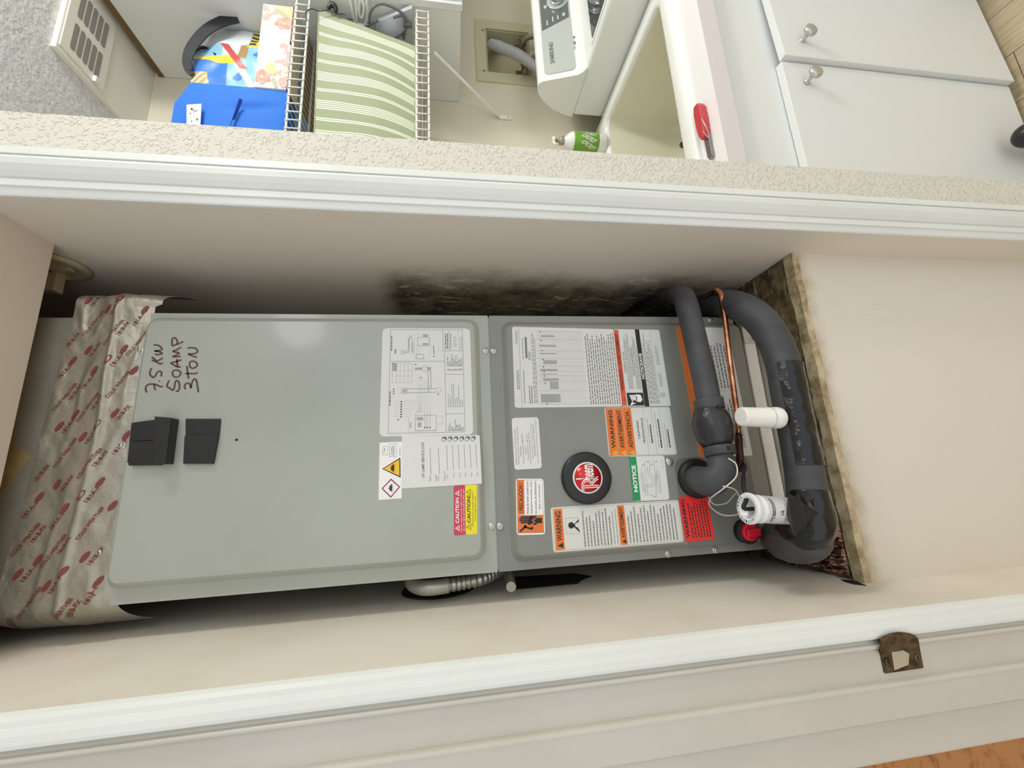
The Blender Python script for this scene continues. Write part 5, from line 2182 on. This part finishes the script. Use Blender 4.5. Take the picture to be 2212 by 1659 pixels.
def fl_disc(cu, cv, r, ry, mi, rot, d):
    _lay[0] += 1
    pts_ = []
    for k_ in range(12):
        a = 2 * PI * k_ / 12
        x, z = r * math.cos(a), ry * math.sin(a)
        X_ = x * math.cos(rot) - z * math.sin(rot)
        Z_ = x * math.sin(rot) + z * math.cos(rot)
        xx = min(max(BX0 + .001, BX0 + cu * WB + X_), BX1 - .001)
        zz = min(max(ZT + .001, ZT + cv * HB + Z_), BZ1 - .001)
        pts_.append(V((xx, YFB - .0003 - _lay[0] * .00001, zz)))
    q.mat(mi)
    q.add(pts_, [tuple(range(12))])


def rose(cu, cv, R0, mo, mi_, mc):
    for k_ in range(6):
        a = 2 * PI * k_ / 6 + cu * 9
        fl_disc(cu + R0 * .62 * math.cos(a) / WB, cv + R0 * .62 * math.sin(a) / HB, R0 * .52, R0 * .42, mo if k_ % 2 else mi_, a, 1 + k_ * .3)
    for k_ in range(5):
        a = 2 * PI * k_ / 5 + cu * 5
        fl_disc(cu + R0 * .30 * math.cos(a) / WB, cv + R0 * .30 * math.sin(a) / HB, R0 * .34, R0 * .24, mi_ if k_ % 2 else mo, a + .6, 4 + k_ * .3)
    fl_disc(cu, cv, R0 * .22, R0 * .18, mc, 0, 7)


fl_disc(.93, .28, .045, .022, 3, .9, .2)
fl_disc(.88, .30, .030, .008, 4, .8, .5)
fl_disc(.80, .62, .030, .020, 1, 0, .4)
rose(.90, .80, .028, 0, 1, 3)
rose(.78, .30, .022, 2, 0, 3)
rose(.48, .06, .024, 0, 1, 1)
rose(.30, .12, .026, 0, 1, 3)
rose(.20, .16, .030, 1, 0, 3)
rose(.12, .80, .022, 2, 0, 3)
fl_disc(.22, .55, .020, .014, 3, .3, .2)
fl_disc(.06, .40, .020, .006, 4, .3, .3)
fl_disc(.07, .15, .018, .012, 0, .2, .3)
q.build('box_body', [rose1, rose2, rose3, rose4, leaf, cream_card], fb)
q = MB()
q.box((BX0 - .001, YFB - .0006, ZT + .0005), (BX1 + .001, YFB + .066, ZT + .004))
q.build('base_edge', mat('brown_card_edge', (110, 64, 52), .6), fb)

# patterned bag with black handles behind the box
pb = thing('patterned_bag', 'glossy patchwork shopping bag with black handles behind the flowered box', 'bag', (1.18, 1.19, ZT))
YPB = 1.080
bxa, bxb = aty(540, 193, YPB).x - .08, 1.386
zbt = aty(408, 170, YPB).z


def pbag(u, v):
    x = bxa + (bxb - bxa) * u
    zt3 = zbt - .012 * (1 - u) - .135 * max(0, u - .60) ** 1.0 - .10 * max(0, u - .85)
    z = ZT + (zt3 - ZT) * v
    y = YPB - .022 * math.sin(PI * u) * math.sin(PI * min(1, v * .9 + .05)) - .008 * mn.noise(V((u * 6, v * 6, 0)))
    return V((x, y, z))


def pmat(u, v):
    p_ = pbag(u, v)
    w = (p_.z - ZT) / (zbt - ZT)
    k = (u - .20) / .80
    if k < .06:
        return 4 if w > .6 else 2
    if w > .80 + .16 * k and k < .25:
        return 4 if (w * 40 + k * 30) % 3 > 1 else 3
    if k > .70 and w > .50:
        return 3
    if k > .66 and w < .52 and w > .36:
        return 5 if w > .44 and (k * 26) % 2 < 1.2 else 1
    if k < .46 - (.95 - w) * .3 and w > .66:
        return 0
    if abs(w - .62 - (k - .5) * .5) < .035 and k > .3:
        return 7
    if .26 < k < .50 and w > .60 and k > .30 + (.9 - w) * .2:
        return 1
    if .45 < k < .70 and .50 < w < .72:
        return 6 if w < .58 else 3
    if abs(w - (.42 + .45 * (k - .02))) < .035 and k < .4:
        return 3
    return 2 if mn.noise(V((u * 7, v * 7, 1))) > -.25 else 0


q = MB()
q.grid(pbag, 150, 110, matfn=pmat)
q.mat(2)
q.grid(lambda u, v: V((pbag(1 - u, v).x, min(YPB + .055, YB - .01), pbag(1 - u, v).z)), 20, 10)
q.grid(lambda u, v: pbag(0, v) + V((0, u * (YPB + .055 - pbag(0, v).y), 0)), 4, 10)
q.grid(lambda u, v: pbag(1, v) + V((0, (1 - u) * (YPB + .055 - pbag(1, v).y), 0)), 4, 10)
pbm = [mat('bag_blue', (66, 132, 220), .35), mat('bag_yellow', (240, 212, 72), .35), mat('bag_sky', (140, 196, 226), .35), mat('bag_white', (222, 230, 236), .35),
       mat('bag_gold', (206, 178, 110), .4), mat('bag_graphite', (66, 68, 72), .35), mat('bag_tan', (172, 140, 92), .4), mat('bag_red', (196, 84, 80), .35)]
q.build('bag_body', pbm, pb)
q = MB()
q.box((bxa, 1.046, ZT - .0015), (1.386, 1.20, ZT - .0002))
q.build('base_board', mat('brown_card_board', (150, 128, 100), .8), pb, label='brown card base board')
q = MB()
hpts = [(416, 160, YPB - .012), (407, 150, YPB - .018), (404, 128, YPB - .025), (415, 98, YPB - .030), (445, 64, YPB - .032), (480, 45, YPB - .034), (512, 36, YPB - .036)]
hc_ = [V(p_) for p_ in spline([tuple(aty(*a)) for a in hpts], 8)]
w_ = [.006 + .016 * (i / (len(hc_) - 1)) ** .7 for i in range(len(hc_))]
L_, R2_ = [], []
for i in range(len(hc_)):
    t = hc_[min(i + 1, len(hc_) - 1)] - hc_[max(i - 1, 0)]
    nn = t.cross(V((0, 1, 0))).normalized() * w_[i]
    L_.append(hc_[i] - nn)
    R2_.append(hc_[i] + nn)
k_ = len(hc_)
fr_ = L_ + R2_
bk_ = [p_ + V((0, .003, 0)) for p_ in fr_]
q.add(fr_ + bk_, [(i, i + 1, k_ + i + 1, k_ + i) for i in range(k_ - 1)] + [(2 * k_ + k_ + i, 2 * k_ + k_ + i + 1, 2 * k_ + i + 1, 2 * k_ + i) for i in range(k_ - 1)] +
      [(i, 2 * k_ + i, 2 * k_ + i + 1, i + 1) for i in range(k_ - 1)] + [(k_ + i, k_ + i + 1, 3 * k_ + i + 1, 3 * k_ + i) for i in range(k_ - 1)] +
      [(0, k_, 3 * k_, 2 * k_), (k_ - 1, 3 * k_ - 1, 4 * k_ - 1, 2 * k_ - 1)])
q.build('handle', mat('black_webbing', (34, 38, 42), .6), pb, label='black webbing handle')
q = MB()
hc_ = [V(p_) for p_ in spline([tuple(aty(*a)) for a in ((420, 112, YPB + .01), (438, 103, YPB), (455, 110, YPB), (468, 121, YPB - .01))], 6)]
q.tube(hc_, .005, 8)
q.build('handle', bpy.data.materials['black_webbing'], pb)

# ------------------------------------------------------------------ green striped bag between the shelves and what hangs behind
YGB = .985
gb = thing('striped_bag', 'green and white striped fabric bag on the lower wire shelf', 'bag', (1.1, 1.02, ZLo + .006))
tr, tl = aty(690, 20, YGB), aty(680, 282, YGB)
br_, bl_ = aty(891, 99, YGB), aty(892, 300, YGB)
zb_ = ZLo + .0075
ext = (tl.x - tr.x)
W1 = tr.x - .62
Wb = br_.x - .62


def gfn(u, v):
    """u from right (0) to left (1), v from top to bottom"""
    ztop = tr.z + (tl.z - tr.z) * min(1.3, (tr.x - (tr.x - W1 * u)) / abs(ext))
    xt, xb = tr.x - W1 * u, br_.x - Wb * u
    # cloth drifts left as it falls, more strongly near the bottom
    w_ = min(1, u * 6)
    f = v * (1 - w_) + (.86 * v + .14 * v ** 4) * w_
    x = xt + (xb - xt) * (f if u < .999 else v)
    z = ztop + (zb_ - ztop) * v
    y = YGB - .020 * math.sin(PI * v ** 1.4) * (1 - .3 * u) * min(1, u * 5) - .004 * mn.noise(V((u * 7, v * 3, 5)))
    return V((x, y, z))


Wpx = 262.0
stripes = []


def add_st(y0_, y1_):
    # crop rows along the top edge, scaled to bag widths
    stripes.append((y0_, y1_))


cen = 100.0
full = (1560 - 100) / (tr.x - tl.x) * W1
for g0_ in range(0, 8):
    base_ = 190 + 338 * g0_
    for i in range(5):
        add_st((base_ + 22 * i - cen) / full, (base_ + 22 * i + 12 - cen) / full)
    base2 = base_ + 197
    for i in range(2):
        add_st((base2 + 22 * i - cen) / full, (base2 + 22 * i + 13 - cen) / full)
edges = sorted(set([0.0, 1.0] + [e for st in stripes for e in st if 0 < e < 1] + [i / 40 for i in range(41)]))
cloth_g = mat('sage_cloth', (158, 168, 138), .85, bump=(500, .15, .001))
cloth_w = mat('white_cloth', (232, 240, 218), .85)
q = MB()
nv = 24
for a, c in zip(edges[:-1], edges[1:]):
    if c - a < 1e-5:
        continue
    mid = (a + c) / 2
    q.mat(1 if any(s0 <= mid <= s1 for s0, s1 in stripes) else 0)
    vs = [gfn(a, j / nv) for j in range(nv + 1)] + [gfn(c, j / nv) for j in range(nv + 1)]
    q.add(vs, [(j, j + 1, nv + 2 + j, nv + 1 + j) for j in range(nv)], True)
q.mat(0)
dg = .05
q.grid(lambda u, v: gfn(0, v) + V((0, dg * u, 0)), 4, 20)
q.grid(lambda u, v: gfn(1, v) + V((0, dg * (1 - u), 0)), 4, 20)
q.grid(lambda u, v: gfn(1 - u, v) * 1 + V((0, dg + .02 * math.sin(PI * v), 0)), 16, 12)
q.grid(lambda u, v: gfn(u, 1) + V((0, dg * v, 0)), 16, 3)
q.build('bag_body', [cloth_g, cloth_w], gb)
q = MB()
q.tube([gfn(i / 30, 0) + V((0, .002, .001)) for i in range(31)], .003, 8)
q.build('top_hem', cloth_g, gb)
# wire hook and black clip holding its corner
hk = thing('clip_hook', 'black clip with a bent wire hook at the corner of the striped bag', 'clip', aty(716, 18, .97))
q = MB()
q.tube([V(p_) for p_ in spline([tuple(aty(*a)) for a in ((662, 42, .955), (660, 28, .955), (672, 19, .96), (690, 24, .970), (712, 22, .972), (728, 30, .976), (746, 31, .978), (752, 40, .98), (762, 42, .985))], 6)], .0014, 8)
q.build('wire_hook', mat('dark_wire', (84, 86, 86), .35, .8), hk)
q = MB()
q.tube([V(p_) for p_ in spline([tuple(aty(*a)) for a in ((708, 19, .970), (716, 10, .966), (724, 16, .968), (726, 27, .972))], 6)], [.004 + .004 * math.sin(PI * i / 18) for i in range(19)], 10)
q.build('clip', black_pl, hk)
q = MB()
q.tube([aty(712, 1, .965), aty(718, 8, .967), aty(724, 22, .970)], .0016, 8)
q.build('clip_lever', chrome, hk)
# white plastic hanger
hg = thing('clothes_hanger', 'white plastic hanger behind the striped bag', 'hanger', atx(775, 30, 1.378))
for pts_ in ([(752, -20, 1.378), (758, 10, 1.378), (766, 46, 1.378), (770, 44, 1.378), (768, -20, 1.378)], [(778, -8, 1.378), (775, 20, 1.378), (778, 36, 1.378), (784, 34, 1.378), (786, 12, 1.378), (778, -4, 1.378)], [(790, -20, 1.378), (794, 20, 1.378), (790, 50, 1.378), (782, 54, 1.378), (770, 50, 1.378)]):
    q = MB()
    q.tube([V(p_) for p_ in spline([tuple(atx(*a)) for a in pts_], 6)], .0042, 10)
    q.build('hanger_bar', enamel, hg)
# grey pouch with straps
gp = thing('grey_pouch', 'grey fabric pouch with dark cords behind the striped bag', 'pouch', atx(860, 70, 1.36))


def pouch(u, v):
    c = atx(812 + 78 * v, 48 + 66 * u - 30 * v * (1 - u), 1.370)
    return c + V((-.020 * math.sin(PI * u) * math.sin(PI * (.15 + .8 * v)), 0, 0))


q = MB()
q.grid(pouch, 20, 20)
q.grid(lambda u, v: V((1.384, pouch(1 - u, v).y, pouch(1 - u, v).z)), 10, 10)
for e in (0, 1):
    q.grid(lambda u, v, e=e: (pouch(e, v) * (1 - u) + V((1.384, pouch(e, v).y, pouch(e, v).z)) * u), 2, 10)
    q.grid(lambda u, v, e=e: (pouch(v, e) * (1 - u) + V((1.384, pouch(v, e).y, pouch(v, e).z)) * u), 2, 10)
q.build('pouch_body', mat('grey_cloth', (178, 184, 190), .8, bump=(30, .3, .006)), gp)
cordm = mat('grey_cord', (108, 112, 114), .7)
for pts_ in ([(797, 50, 1.352), (800, 25, 1.352), (820, 8, 1.352), (850, 16, 1.352), (872, 32, 1.352), (882, 50, 1.352)], [(792, 56, 1.352), (805, 50, 1.352), (816, 44, 1.352)], [(882, 50, 1.352), (876, 62, 1.352), (862, 76, 1.352), (852, 84, 1.352)], [(850, 38, 1.352), (862, 34, 1.352), (872, 36, 1.352), (876, 60, 1.352), (872, 84, 1.352)]):
    q = MB()
    q.tube([V(p_) for p_ in spline([tuple(atx(*a)) for a in pts_], 6)], .0040, 8)
    q.build('cord', cordm, gp)
q = MB()
c = atx(881, 53, 1.352)
q.lathe([(.008, -.012), (.009, 0), (.008, .012)], c, (0, 0, 1), 10)
q.build('cord_lock', mat('grey_toggle', (96, 100, 102), .4), gp)

for o in bpy.data.objects:
    if '_org' in o:
        del o['_org']
